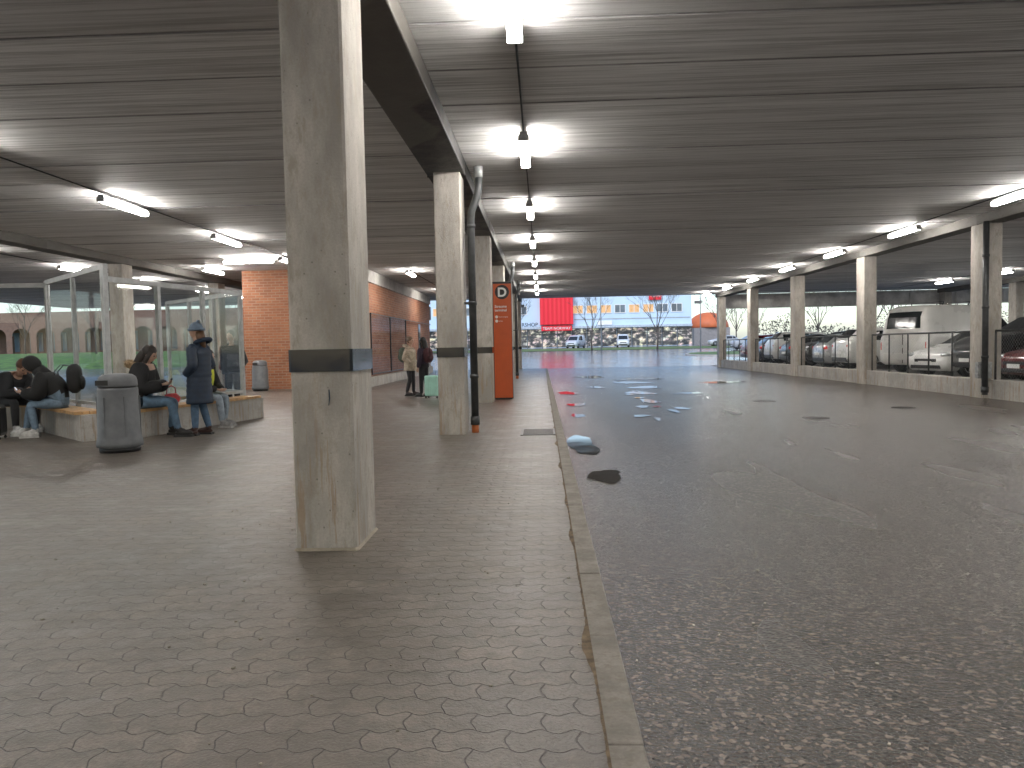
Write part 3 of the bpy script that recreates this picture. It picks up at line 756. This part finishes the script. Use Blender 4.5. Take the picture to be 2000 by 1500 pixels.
e10,w10=person('standing person in yellow jacket beside the columns',(-1.9,23.6,0),R(180),(.5,.55,.05),(.02,.025,.04),(.02,.02,.02),hair='short',s=1.03,arms='down',vest=True)
def suitcase(x,y,h,c,label,s=1):
    e=empty('suitcase',(x,y,0),h,s)
    mb=MB(); mb.box(-.13,.13,-.21,.21,.06,.64,0,.04)
    for k in range(-3,4): mb.box(-.137,.137,k*.055-.012,k*.055+.012,.12,.58,0,.006)
    mb.build('shell',pm('suitcase shell',c,.35,0,.06,5,0,obj=True),e)
    for sx in(1,-1):
        for sy in(1,-1):
            w=MB(); w.tube([(sx*.10,sy*.17-.015,.028),(sx*.10,sy*.17+.015,.028)],.028,12); w.box(sx*.10-.01,sx*.10+.01,sy*.17-.01,sy*.17+.01,.03,.07); w.build('wheel',M_sblack,e)
    mb=MB(); mb.tube([(0,-.09,.62),(0,-.09,1.0),(0,.09,1.0),(0,.09,.62)],.010,6); mb.build('handle',M_galv,e)
    top(e,label=label,cat='suitcase')
suitcase(-3.10,21.3,R(75),(.42,.72,.62),'mint green hard shell suitcase with raised handle')
suitcase(-9.35,12.55,R(20),(.012,.012,.013),'black suitcase beside the bench',.9)
e=empty('handbag',(-6.72,13.45,.482),R(75)); mb=MB(); rings=[]
for i in range(9):
    t=i/8; k=.55+.45*math.sin(math.pi*min(1,t*1.0)); rings.append([(math.cos(2*math.pi*j/16)*.2*k,math.sin(2*math.pi*j/16)*.10*k*(1+.1*math.sin(j*2.1)),t*.2) for j in range(16)])
mb.loft(rings); mb.build('bag',pm('red bag leather',(.45,.015,.025),.5,0,.2,12,.3,obj=True),e)
mb=MB(); mb.tube([(-.12,0,.18),(-.10,0,.3),(0,0,.34),(.10,0,.3),(.12,0,.18)],.010,6); mb.build('handle',pm('bag strap',(.28,.01,.015),.5),e)
top(e,label='red handbag resting on the wooden bench',cat='bag')
# ---------------------------------------------------------------- cars
ST={
'hatch':[(2.15,.32,.58,.60,.70,.6),(2.05,.2,.72,.75,.80,.7),(1.85,.18,.78,.83,.86,.74),(1.3,.18,.86,.95,.9,.76),(.95,.18,.9,1.0,.9,.76),(.20,.18,.94,1.40,.9,.62),(-.6,.18,.96,1.47,.9,.62),(-1.45,.18,.99,1.41,.9,.60),(-1.95,.2,1.0,1.06,.87,.66),(-2.10,.25,.85,.9,.82,.66),(-2.15,.34,.6,.62,.76,.6)],
'suv':[(2.15,.36,.66,.68,.72,.6),(2.05,.24,.80,.84,.82,.7),(1.85,.22,.88,.94,.88,.74),(1.3,.22,.93,1.02,.9,.78),(1.0,.22,.95,1.06,.9,.78),(.35,.22,.97,1.40,.9,.66),(-.6,.22,.98,1.47,.9,.66),(-1.6,.22,1.02,1.43,.9,.64),(-2.0,.24,1.02,1.10,.88,.7),(-2.12,.28,.9,.93,.84,.7),(-2.16,.36,.6,.62,.78,.6)],
'van':[(2.15,.32,.55,.57,.72,.6),(2.08,.2,.68,.72,.82,.7),(1.75,.18,.74,.80,.88,.76),(1.5,.18,.76,.85,.9,.78),(.85,.18,.8,1.30,.9,.72),(.5,.18,.82,1.42,.9,.70),(-.5,.18,.82,1.47,.9,.70),(-1.75,.18,.82,1.46,.9,.70),(-1.98,.18,.82,1.40,.89,.68),(-2.10,.18,.82,1.20,.88,.68),(-2.15,.24,.76,.86,.86,.72)]}
def car(kind,label,x,y,z,h,L,W,H,color,cat='car',metal=0.0,rack=False,group='cars parked behind the fence'):
    e=empty('parked_car' if kind!='van' else 'parked_van',(x,y,z),h)
    fx,fy,fz=L/4.3,W/1.8,H/1.47
    S=[(a*fx,b*fz,c*fz,d*fz,hw*fy,rw*fy) for a,b,c,d,hw,rw in ST[kind]]
    def ring(s):
        a,zb,bl,rz,hw,rw=s
        half=[(hw*.8,zb),(hw*.97,zb+.08),(hw,(zb+bl)/2),(hw*.985,bl-.06),(hw*.95,bl),(rw+.02,rz-.07 if rz-bl>.2 else (rz+bl)/2),(rw*.9,rz-.01),(rw*.5,rz+.008)]
        return [(a,yy,zz) for yy,zz in half]+[(a,-yy,zz) for yy,zz in reversed(half)]
    paint=pm('car paint',color,.3,metal,.04,2,0,obj=True,coat=.8)
    mb=MB(); mb.loft([ring(s) for s in S],0,True,True); mb.build('body',paint,e)
    def at(xx):
        for s0,s1 in zip(S,S[1:]):
            if s1[0]<=xx<=s0[0]:
                t=(s0[0]-xx)/(s0[0]-s1[0]); return [p+(q-p)*t for p,q in zip(s0,s1)]
        return S[0] if xx>0 else S[-1]
    def sidept(xx,t,sd):
        a,zb,bl,rz,hw,rw=at(xx); y0,z0=hw*.95,bl; y1,z1=rw+.02,(rz-.07 if rz-bl>.2 else (rz+bl)/2)
        return (xx,sd*(y0+(y1-y0)*t+.008),z0+(z1-z0)*t+.004)
    if kind=='van': spans=[(1.25,.55),(.45,-.6)] if not rack else [(1.25,.55)]
    else: spans=[(.80,-.25),(-.33,-1.15),(-1.22,-1.62)]
    for sd in (1,-1):
        for a,b in spans:
            a*=fx;b*=fx; mb=MB(); n=6; vs=[]
            for i in range(n+1):
                xx=a+(b-a)*i/n; 
                vs+= [sidept(xx,.08,sd),sidept(xx,.9,sd)]
            mb.add(vs,[(2*i,2*i+1,2*i+3,2*i+2) for i in range(n)]); mb.build('side_window',M_dglass,e)
        p=sidept((.78 if kind!='van' else 1.2)*fx,.1,sd); mb=MB(); mb.ell((p[0],p[1]+sd*.09,p[2]+.04),(.07,.10,.065)); mb.build('mirror',paint,e)
    def toppatch(name,xa,xb,mat,kk=.86):
        mb=MB(); n=6; vs=[]
        for i in range(n+1):
            xx=xa+(xb-xa)*i/n; a,zb,bl,rz,hw,rw=at(xx)
            for q_ in (-1,-.5,.5,1): vs.append((xx-(.012 if xb<-2*fx else 0),q_*rw*kk,rz+.014-(.008 if abs(q_)==1 else 0)))
        mb.add(vs,[(i*4+j,i*4+j+1,i*4+4+j+1,i*4+4+j) for i in range(n) for j in range(3)]); mb.build(name,mat,e)
    if kind=='hatch': toppatch('windscreen',.92*fx,.24*fx,M_dglass); toppatch('rear_window',-1.5*fx,-1.93*fx,M_dglass)
    elif kind=='suv': toppatch('windscreen',.97*fx,.38*fx,M_dglass); toppatch('rear_window',-1.64*fx,-1.98*fx,M_dglass)
    else:
        toppatch('windscreen',1.47*fx,.88*fx,M_dglass)
        xr=-2.15*fx
        toppatch('rear_window',-2.03*fx,-2.135*fx,M_dglass,.88)
        mb=MB(); mb.box(xr-.012,xr-.003,-.012,.012,.35,.85*fz); mb.build('door_seam',M_sblack,e)
        for sd in (1,-1):
            mb=MB(); mb.box(-1.2*fx,-1.18*fx,sd*.9*fy-.004,sd*.9*fy+.004,.3,.78*fz); mb.build('door_seam',M_sblack,e)
    fr=2.12*fx; re=-2.12*fx
    for sd in (1,-1):
        mb=MB(); mb.ell((fr-.17,sd*.66*fy,.68*fz),(.20,.17*fy,.085)); mb.build('headlight',M_headl,e)
        mb=MB()
        if kind=='van': mb.box(re-.035,re+.02,sd*.82*fy-.03,sd*.82*fy+.03,.50*fz,.68*fz,0,.012)
        else: mb.ell((re+.10,sd*.74*fy,.84*fz),(.13,.10*fy,.09))
        mb.build('taillight',M_redl,e)
    mb=MB(); mb.box(fr-.06,fr+.035,-.45*fy,.45*fy,.46*fz,.57*fz,0,.02); mb.build('grille',M_sblack,e)
    mb=MB(); mb.box(fr-.02,fr+.045,-.6*fy,.6*fy,.26*fz,.37*fz,0,.02); mb.build('bumper_intake',M_sblack,e)
    mb=MB(); mb.box(fr+.04,fr+.05,-.26,.26,.38*fz,.38*fz+.11); mb.build('number_plate',M_white,e)
    mb=MB(); mb.box(re-.06,re-.04,-.26,.26,.55*fz,.55*fz+.11); mb.build('number_plate',M_white,e)
    mb=MB(); mb.box(re-.05,re+.2,-.74*fy,.74*fy,.28*fz,.44*fz,0,.03); mb.build('rear_bumper',M_dsteel if kind!='van' else paint,e)
    for sd in (1,-1):
        mb=MB(); mb.box(-.95*fx,.95*fx,sd*.895*fy-.02,sd*.895*fy+.015,.17*fz,.26*fz,0,.01); mb.build('sill_trim',M_dsteel,e)
    for sx in (1.32,-1.32):
        for sd in (1,-1):
            r=.325; cy=sd*(.9*fy-.10); w=empty('wheel',(sx*fx,cy,r)); w.parent=e
            n=24
            mb=MB(); mb.loft([[(rr*math.cos(2*math.pi*i/n),yy,rr*math.sin(2*math.pi*i/n)) for i in range(n)] for rr,yy in ((.21,-.115),(.30,-.115),(r,-.09),(r,.09),(.30,.115),(.21,.115))],0,True,True); mb.build('tyre',M_tyre,w)
            mb=MB()
            mb.tube([(0,sd*.10,0),(0,sd*.12,0)],.06,10)
            for k in range(5):
                a=2*math.pi*k/5; mb.tube([(0,sd*.115,0),(.21*math.cos(a),sd*.12,.21*math.sin(a))],[.032,.026],6)
            mb.tube([(.21*math.cos(2*math.pi*i/20),sd*.117,.21*math.sin(2*math.pi*i/20)) for i in range(21)],.014,6); mb.build('rim',M_rim,w)
            mb=MB()
            mb.add([(sx*fx+.385*math.cos(math.pi*i/16),sd*(.9*fy+.004),r+.385*math.sin(math.pi*i/16)) for i in range(17)]+[(sx*fx+.33*math.cos(math.pi*i/16),sd*(.9*fy+.006),r+.33*math.sin(math.pi*i/16)) for i in range(17)],[(i,i+1,18+i,17+i) for i in range(16)]); mb.build('wheel_arch',M_sblack,e)
    if rack:
        for xx in (-1.4,-.2):
            mb=MB(); mb.tube([(xx,-.62,H-.02),(xx,-.66,H+.09),(xx,.66,H+.09),(xx,.62,H-.02)],.018,6); mb.build('roof_bar',M_dsteel,e)
    top(e,label=label,cat=cat,group=group); return e
PZ=LOT
W_=(.82,.82,.80)
car('hatch','dark red hatchback parked nose to the fence',14.35,20.2,PZ,R(180),4.2,1.8,1.42,(.10,.008,.010))
car('suv','black sport utility car parked behind the fence',14.6,22.6,PZ,R(180),4.6,1.85,1.85,(.014,.015,.017))
car('hatch','white hatchback with black grille parked nose to the fence',13.9,24.6,PZ,R(196),4.2,1.78,1.45,W_)
car('van','white delivery van with roof bars parked rear to the fence',14.75,27.6,PZ,R(22),5.0,2.05,2.34,(.82,.81,.78),'van',rack=True)
car('suv','white and black car parked behind the fence',14.2,31.4,PZ,R(0),4.2,1.8,1.66,(.78,.78,.76))
car('hatch','silver hatchback parked behind the fence',14.15,33.7,PZ,R(0),4.2,1.8,1.5,(.42,.43,.44),metal=.2)
car('suv','dark grey sport utility car parked behind the fence',14.2,36.0,PZ,R(180),4.3,1.8,1.66,(.05,.052,.055))
car('hatch','black hatchback parked behind the fence',14.15,38.3,PZ,R(0),4.2,1.8,1.5,(.015,.015,.016))
car('suv','white sport utility car with red lamps behind the fence',14.2,40.7,PZ,R(0),4.4,1.8,1.70,(.78,.78,.78))
car('hatch','dark blue car parked near the end of the fence',14.1,43.1,PZ,R(0),4.2,1.8,1.5,(.02,.025,.04))
car('suv','dark red sport utility car parked at the end of the fence',14.1,45.6,PZ,R(0),4.2,1.8,1.6,(.12,.012,.015))
car('suv','dark sport utility car parked in the second row',20.5,26.2,PZ,R(180),4.5,1.85,1.75,(.02,.02,.022))
car('suv','grey car parked in the second row',20.5,33.0,PZ,R(180),4.4,1.8,1.6,(.12,.12,.13))
OG='vehicles outside the shops'
car('van','light blue grey van parked outside the shops',5.2,116,gz(116)+.02,R(250),4.8,1.9,2.0,(.45,.5,.55),'van',group=OG)
car('van','white van parked outside the shops',12.4,116.5,gz(116)+.02,R(265),4.8,1.9,2.0,(.6,.63,.66),'van',group=OG)
car('hatch','silver car parked outside the shops',26.5,112,gz(112)+.03,R(180),4.3,1.8,1.5,(.4,.42,.44),group=OG)
car('suv','silver grey sport utility car driving on the road outside',24.5,90,gz(90)+.02,R(180),4.5,1.85,1.65,(.3,.32,.34),group=OG)
# ---------------------------------------------------------------- low wall and fence
for k in range(1,6):
    y0=5.2+6.97*k+.63; y1=5.2+6.97*(k+1)-.01
    mb=MB(); mb.box(10.98,11.3,y0,y1,-.12,.36,0,.015)
    top(mb.build('low_wall',M_wallc),label='low concrete wall between columns beside the road',cat='wall',group='low walls beside the road')
    e=empty('wire_fence',(11.14,y0,.36))
    L=y1-y0; hgt=1.2
    for i in range(6):
        mb=MB(); yy=.05+(L-.1)*i/5; mb.tube([(0,yy,0),(0,yy,hgt)],.024,8); mb.build('post',M_dsteel,e)
    mb=MB(); mb.tube([(0,.05,hgt),(0,L-.05,hgt)],.026,8); mb.build('top_rail',M_dsteel,e)
    mb=MB(); st=.10; r=.0016; n=int((L+hgt)/st)
    for i in range(n):
        o=i*st
        for sgn in (1,-1):
            ya,za=(o-hgt,0);yb,zb=(o,hgt)
            if ya<0: za+=-ya; ya=0
            if yb>L: zb-=yb-L; yb=L
            if yb<=ya: continue
            if sgn<0: ya,yb=L-ya,L-yb
            d=Vector((0,yb-ya,zb-za)).normalized(); w=Vector((0,-d.z,d.y))*r
            p,q=Vector((sgn*.002,ya,za)),Vector((sgn*.002,yb,zb)); 
            mb.add([p-w,p+w,q+w,q-w],[(0,1,2,3)])
    mb.build('wire_mesh',M_galv,e)
    top(e,label='galvanised chain link fence on top of the low wall',cat='fence',group='chain link fences beside the road')
# ---------------------------------------------------------------- shops across the road
BY=125; bz=1.05
M_clad=pm('blue grey cladding',(.52,.66,.80),.6,0,.04,.4,0)
def redmat():
    m,nt,b=newmat('red corrugated cladding'); sp=N(nt,'ShaderNodeSeparateXYZ'); nt.links.new(pos(nt),sp.inputs[0])
    s=mth(nt,'SINE',mth(nt,'MULTIPLY',sp.outputs[0],9)); col=mixc(nt,ramp(nt,s,-1,1),(.66,.010,.02),(.82,.02,.04))
    nt.links.new(col,b.inputs['Base Color']); bump(nt,b,s,.5,.05); b.inputs['Roughness'].default_value=.5; return m
M_redc=redmat()
def litmat():
    m,nt,b=newmat('lit shop interior'); v=pos(nt,(1,1,1.6)); 
    vo=N(nt,'ShaderNodeTexVoronoi'); vo.inputs['Scale'].default_value=.9; nt.links.new(v,vo.inputs['Vector'])
    f=noise(nt,v,1.0,3,.6)
    col=mixc(nt,ramp(nt,f,.35,.65),(.03,.035,.04),(.18,.17,.16)); nt.links.new(col,b.inputs['Base Color']); b.inputs['Roughness'].default_value=.2
    ec=mixc(nt,.3,(1,.86,.7),vo.outputs['Color']); nt.links.new(ec,b.inputs['Emission Color'])
    nt.links.new(mth(nt,'MULTIPLY',ramp(nt,f,.50,.70),1.2),b.inputs['Emission Strength']); return m
M_lit=litmat()
e=empty('shop_building',(0,BY,0))
mb=MB(); mb.box(-40,24.5,0,22,bz,10.6); mb.build('wall',M_clad,e)
mb=MB(); mb.box(-.2,5.2,-1.2,-.01,4.9,11.5); mb.build('red_tower',M_redc,e)
M_can=pm('canopy grey',(.46,.53,.60),.5)
mb=MB(); mb.box(-40,24.5,-.6,-.02,4.25,4.6); mb.build('canopy',M_can,e)
mb=MB(); mb.box(-40.1,24.6,-.25,-.02,10.4,10.75); mb.build('parapet',M_can,e)
x=-39.0
while x<23.5:
    w=MB(); w.box(x,x+2.3,-.06,-.03,bz+.15,4.15); ww=w.build('shop_window',M_lit,e)
    f=MB(); f.box(x-.1,x,-.12,-.02,bz,4.2); f.build('frame',M_frame,ww)
    f=MB(); f.box(x,x+2.3,-.1,-.07,3.3,3.4); f.build('frame',M_frame,ww)
    x+=2.45
x=-38.5
M_w1=pm('window glass daylight',(.12,.16,.20),.08,0,.2,.5,0); M_w2=pm('warm lit window',(.3,.2,.1),.3,0,.2,1,0,em=(1,.55,.25),es=.6)
while x<23:
    if not (-2<x<5.2):
        w=MB(); w.box(x,x+1.6,-.05,-.02,6.7,7.9); ww=w.build('window',M_w2 if random.random()<.4 else M_w1,e)
        for bx in ((x-.12,x,6.6,8.0),(x+1.6,x+1.72,6.6,8.0),(x+.76,x+.84,6.7,7.9),(x,x+1.6,6.58,6.69),(x,x+1.6,7.91,8.0)):
            f=MB(); f.box(bx[0],bx[1],-.09,-.051,bx[2],bx[3]); f.build('frame',M_white,ww)
    x+=2.3
mb=MB(); mb.box(5.4,24.3,-.04,-.02,5.6,5.75); mb.build('cladding_seam',pm('seam',(.35,.38,.41),.6),e)
mb=MB(); mb.box(0.0,5.0,-.95,-.62,3.9,4.75); mb.build('sign_panel',M_redc,e)
text('lettering',"TEAM NORWAY",.62,M_white,e,(2.5,-1.0,4.08))
text('lettering',"HAIRSHOP",.85,pm('dark lettering',(.01,.012,.02),.5),e,(-2.6,-.63,4.68),bold=.01)
mb=MB(); mb.box(17.6,19.6,-.3,-.03,8.6,9.9); mb.build('sign_panel',M_redc,e)
text('lettering',"Thansen",.5,M_white,e,(18.6,-.34,9.05))
mb=MB(); mb.box(9.2,11.6,-.3,-.03,4.7,5.4); mb.build('sign_panel',M_white,e)
top(e,label='two storey grey retail building with red tower and shop windows',cat='building')
e=empty('orange_pavilion',(32.6,150,1.1)); mb=MB()
mb.ell((0,0,3.4),(3.9,3.9,2.9),0,28,14,lambda p:Vector((p.x,p.y,max(p.z,-.05)))); mb.build('domed_roof',pm('orange membrane',(.60,.15,.05),.6,0,.1,.6,0),e)
mb=MB(); mb.box(-3.4,3.4,-3.4,3.4,0,3.24); mb.build('wall',pm('pavilion wall',(.30,.28,.27),.7),e); top(e,label='orange domed pavilion behind bare trees',cat='building')
e=empty('arcade_building',(0,0,0)); mb=MB()
X0,X1=-120,-15; y0=95; z0=1.65
n=int((X1-X0)/3.2)
for i in range(n):
    xa=X0+i*3.2
    mb.box(xa,xa+.8,y0,y0+.4,z0,z0+2.4)
    cx=xa+2.0; r=1.2; arc=[(cx+r*math.cos(math.pi-math.pi*k/10),z0+2.4+r*.8*math.sin(math.pi*k/10)) for k in range(11)]
    for k in range(10):
        (ax,az),(bx,bz2)=arc[k],arc[k+1]; mb.add([(ax,y0,az),(bx,y0,bz2),(bx,y0,z0+3.6),(ax,y0,z0+3.6)],[(0,1,2,3)])
    mb.add([(xa,y0,z0+2.4),(xa+.8,y0,z0+2.4),(xa+.8,y0,z0+3.6),(xa,y0,z0+3.6)],[(0,1,2,3)])
mb.box(X0,X1,y0,y0+8,z0+3.6,z0+5.4); mb.box(X0,X1,y0+3,y0+3.2,z0,z0+3.6); mb.build('wall',M_brick2,e)
for i in range(n):
    xa=X0+i*3.2; w=MB(); w.box(xa+1.1,xa+2.9,y0+2.9,y0+2.98,z0+.4,z0+2.9); w.build('shop_window',M_w1,e)
top(e,label='brown brick arcade building behind the grass bank',cat='building')
# ---------------------------------------------------------------- bare trees
M_bark=pm('dark bark',(.09,.075,.065),.9,0,.25,6,.3)
def tree(x,y,h,seed,label,wide=.5,zb=None,thin=1):
    rr=random.Random(seed); e=empty('bare_tree',(x,y,(gz(y)-.05) if zb is None else zb))
    tk=MB(); cr=MB()
    th=h*.3; tk.tube([(0,0,-.3),(rr.uniform(-.1,.1),0,th*.5),(rr.uniform(-.15,.15),0,th)],[h*.013,h*.011,h*.009],8); tk.build('trunk',M_bark,e)
    def br(p,d,L,r,lv):
        q=p+d*L*.5+Vector((rr.uniform(-1,1),rr.uniform(-1,1),rr.uniform(-.3,.6)))*L*.06; t=q+(d+Vector((0,0,.12))).normalized()*L*.5
        cr.tube([p,q,t],[r,r*.8,r*.55],4 if lv>1 else 6,cap=False)
        if lv>=4: return
        for i in range(rr.choice([2,3,3])):
            ax=Vector((rr.uniform(-1,1),rr.uniform(-1,1),rr.uniform(-.2,.2))).normalized()
            nd=(d+ax*wide*rr.uniform(.7,1.4)+Vector((0,0,.1))).normalized()
            br(q.lerp(t,rr.uniform(.2,1)),nd,L*rr.uniform(.6,.8),max(.007*thin,r*.55),lv+1)
    for i in range(5):
        a=2*math.pi*i/5+rr.uniform(-.4,.4); br(Vector((0,0,th*rr.uniform(.75,1))),Vector((math.cos(a)*.6,math.sin(a)*.6,1)).normalized(),h*.26,h*.0045*thin,0)
    br(Vector((0,0,th)),Vector((0,0,1)),h*.28,h*.007,0)
    cr.build('crown',M_bark,e); top(e,label=label,cat='tree',group='bare winter trees outside')
tree(6.6,100,9,1,'slender bare winter tree on the verge outside')
tree(14.8,98,10,2,'bare winter tree on the verge outside')
tree(23.5,100,10,3,'bare winter tree beside the shops')
tree(29,104,9,4,'bare winter tree near the orange pavilion')
for i,(x,yv,h) in enumerate([(-4,112,9),(33,92,9),(38,88,10),(43,95,10),(48,90,9),(54,98,11),(60,92,9),(66,100,10),(30,118,9)]): tree(x,yv,h,20+i,'bare winter tree beyond the parking area',thin=1.3)
for i,(x,yv) in enumerate([(-36,84),(-48,80),(-27,88),(-60,86)]): tree(x,yv,8,40+i,'bare winter tree on the grass bank',zb=1.5)
mb=MB(); rr=random.Random(5)
for i in range(9000):
    x=rr.uniform(36,130); yv=rr.uniform(120,132); hh=3.2+1.6*math.sin(x*.35)+.9*math.sin(x*1.1); z=1+rr.random()**.8*max(1,hh)
    d=Vector((rr.uniform(-1,1),rr.uniform(-1,1),rr.uniform(-1,1)))*.35; u=Vector((rr.uniform(-1,1),rr.uniform(-1,1),rr.uniform(-1,1)))*.3
    c=Vector((x,yv,z)); mb.add([c,c+d,c+u],[(0,1,2)])
top(mb.build('hedge',pm('dark hedge',(.07,.07,.055),.9,0,.4,.5,0)),kind='stuff',label='dark tangled hedge beyond the parking area')
for (x,yv) in ((7.5,96),(19.5,94)):
    e=empty('street_lamp',(x,yv,gz(yv))); mb=MB(); mb.tube([(0,0,0),(0,0,7),(0,0,7.6),(-.5,0,7.9),(-1.2,0,7.95)],[.08,.05,.045,.04,.04],8); mb.build('pole',M_galv,e)
    mb=MB(); mb.box(-1.7,-1.1,-.12,.12,7.9,8.0,0,.02); mb.build('lamp_head',M_galv,e); top(e,label='grey steel street lamp on the verge',cat='street lamp',group='street lamps outside')
# ---------------------------------------------------------------- world, sun, camera
w=bpy.data.worlds.new("World"); scene.world=w; w.use_nodes=True; nt=w.node_tree
sk=N(nt,'ShaderNodeTexSky'); sk.sky_type='NISHITA'; sk.sun_disc=False; sk.sun_elevation=R(48); sk.sun_rotation=R(200); sk.air_density=1.0; sk.dust_density=1.5; sk.ozone_density=2.0
bg=nt.nodes['Background']; nt.links.new(sk.outputs[0],bg.inputs[0]); bg.inputs[1].default_value=.30
sl=bpy.data.lights.new('sun','SUN'); sl.energy=1.5; sl.angle=R(16); sl.color=(.92,.96,1.0); so=link(bpy.data.objects.new('sun',sl))
so.rotation_euler=(R(42),0,R(-20)); so.location=(0,-20,30)
cam=bpy.data.cameras.new('camera'); cam.sensor_width=36; cam.lens=26.64; cam.clip_end=4000; cam.clip_start=.05
co=link(bpy.data.objects.new('camera',cam)); co.location=(0,0,1.4)
co.matrix_world=Matrix.Translation((0,0,1.4))@Matrix.Rotation(R(2.3),4,'Z')@Matrix.Rotation(R(90-2.8),4,'X')@Matrix.Rotation(R(-1.15),4,'Z')
scene.camera=co
scene.view_settings.view_transform='Standard'; scene.view_settings.look='None'; scene.view_settings.exposure=0
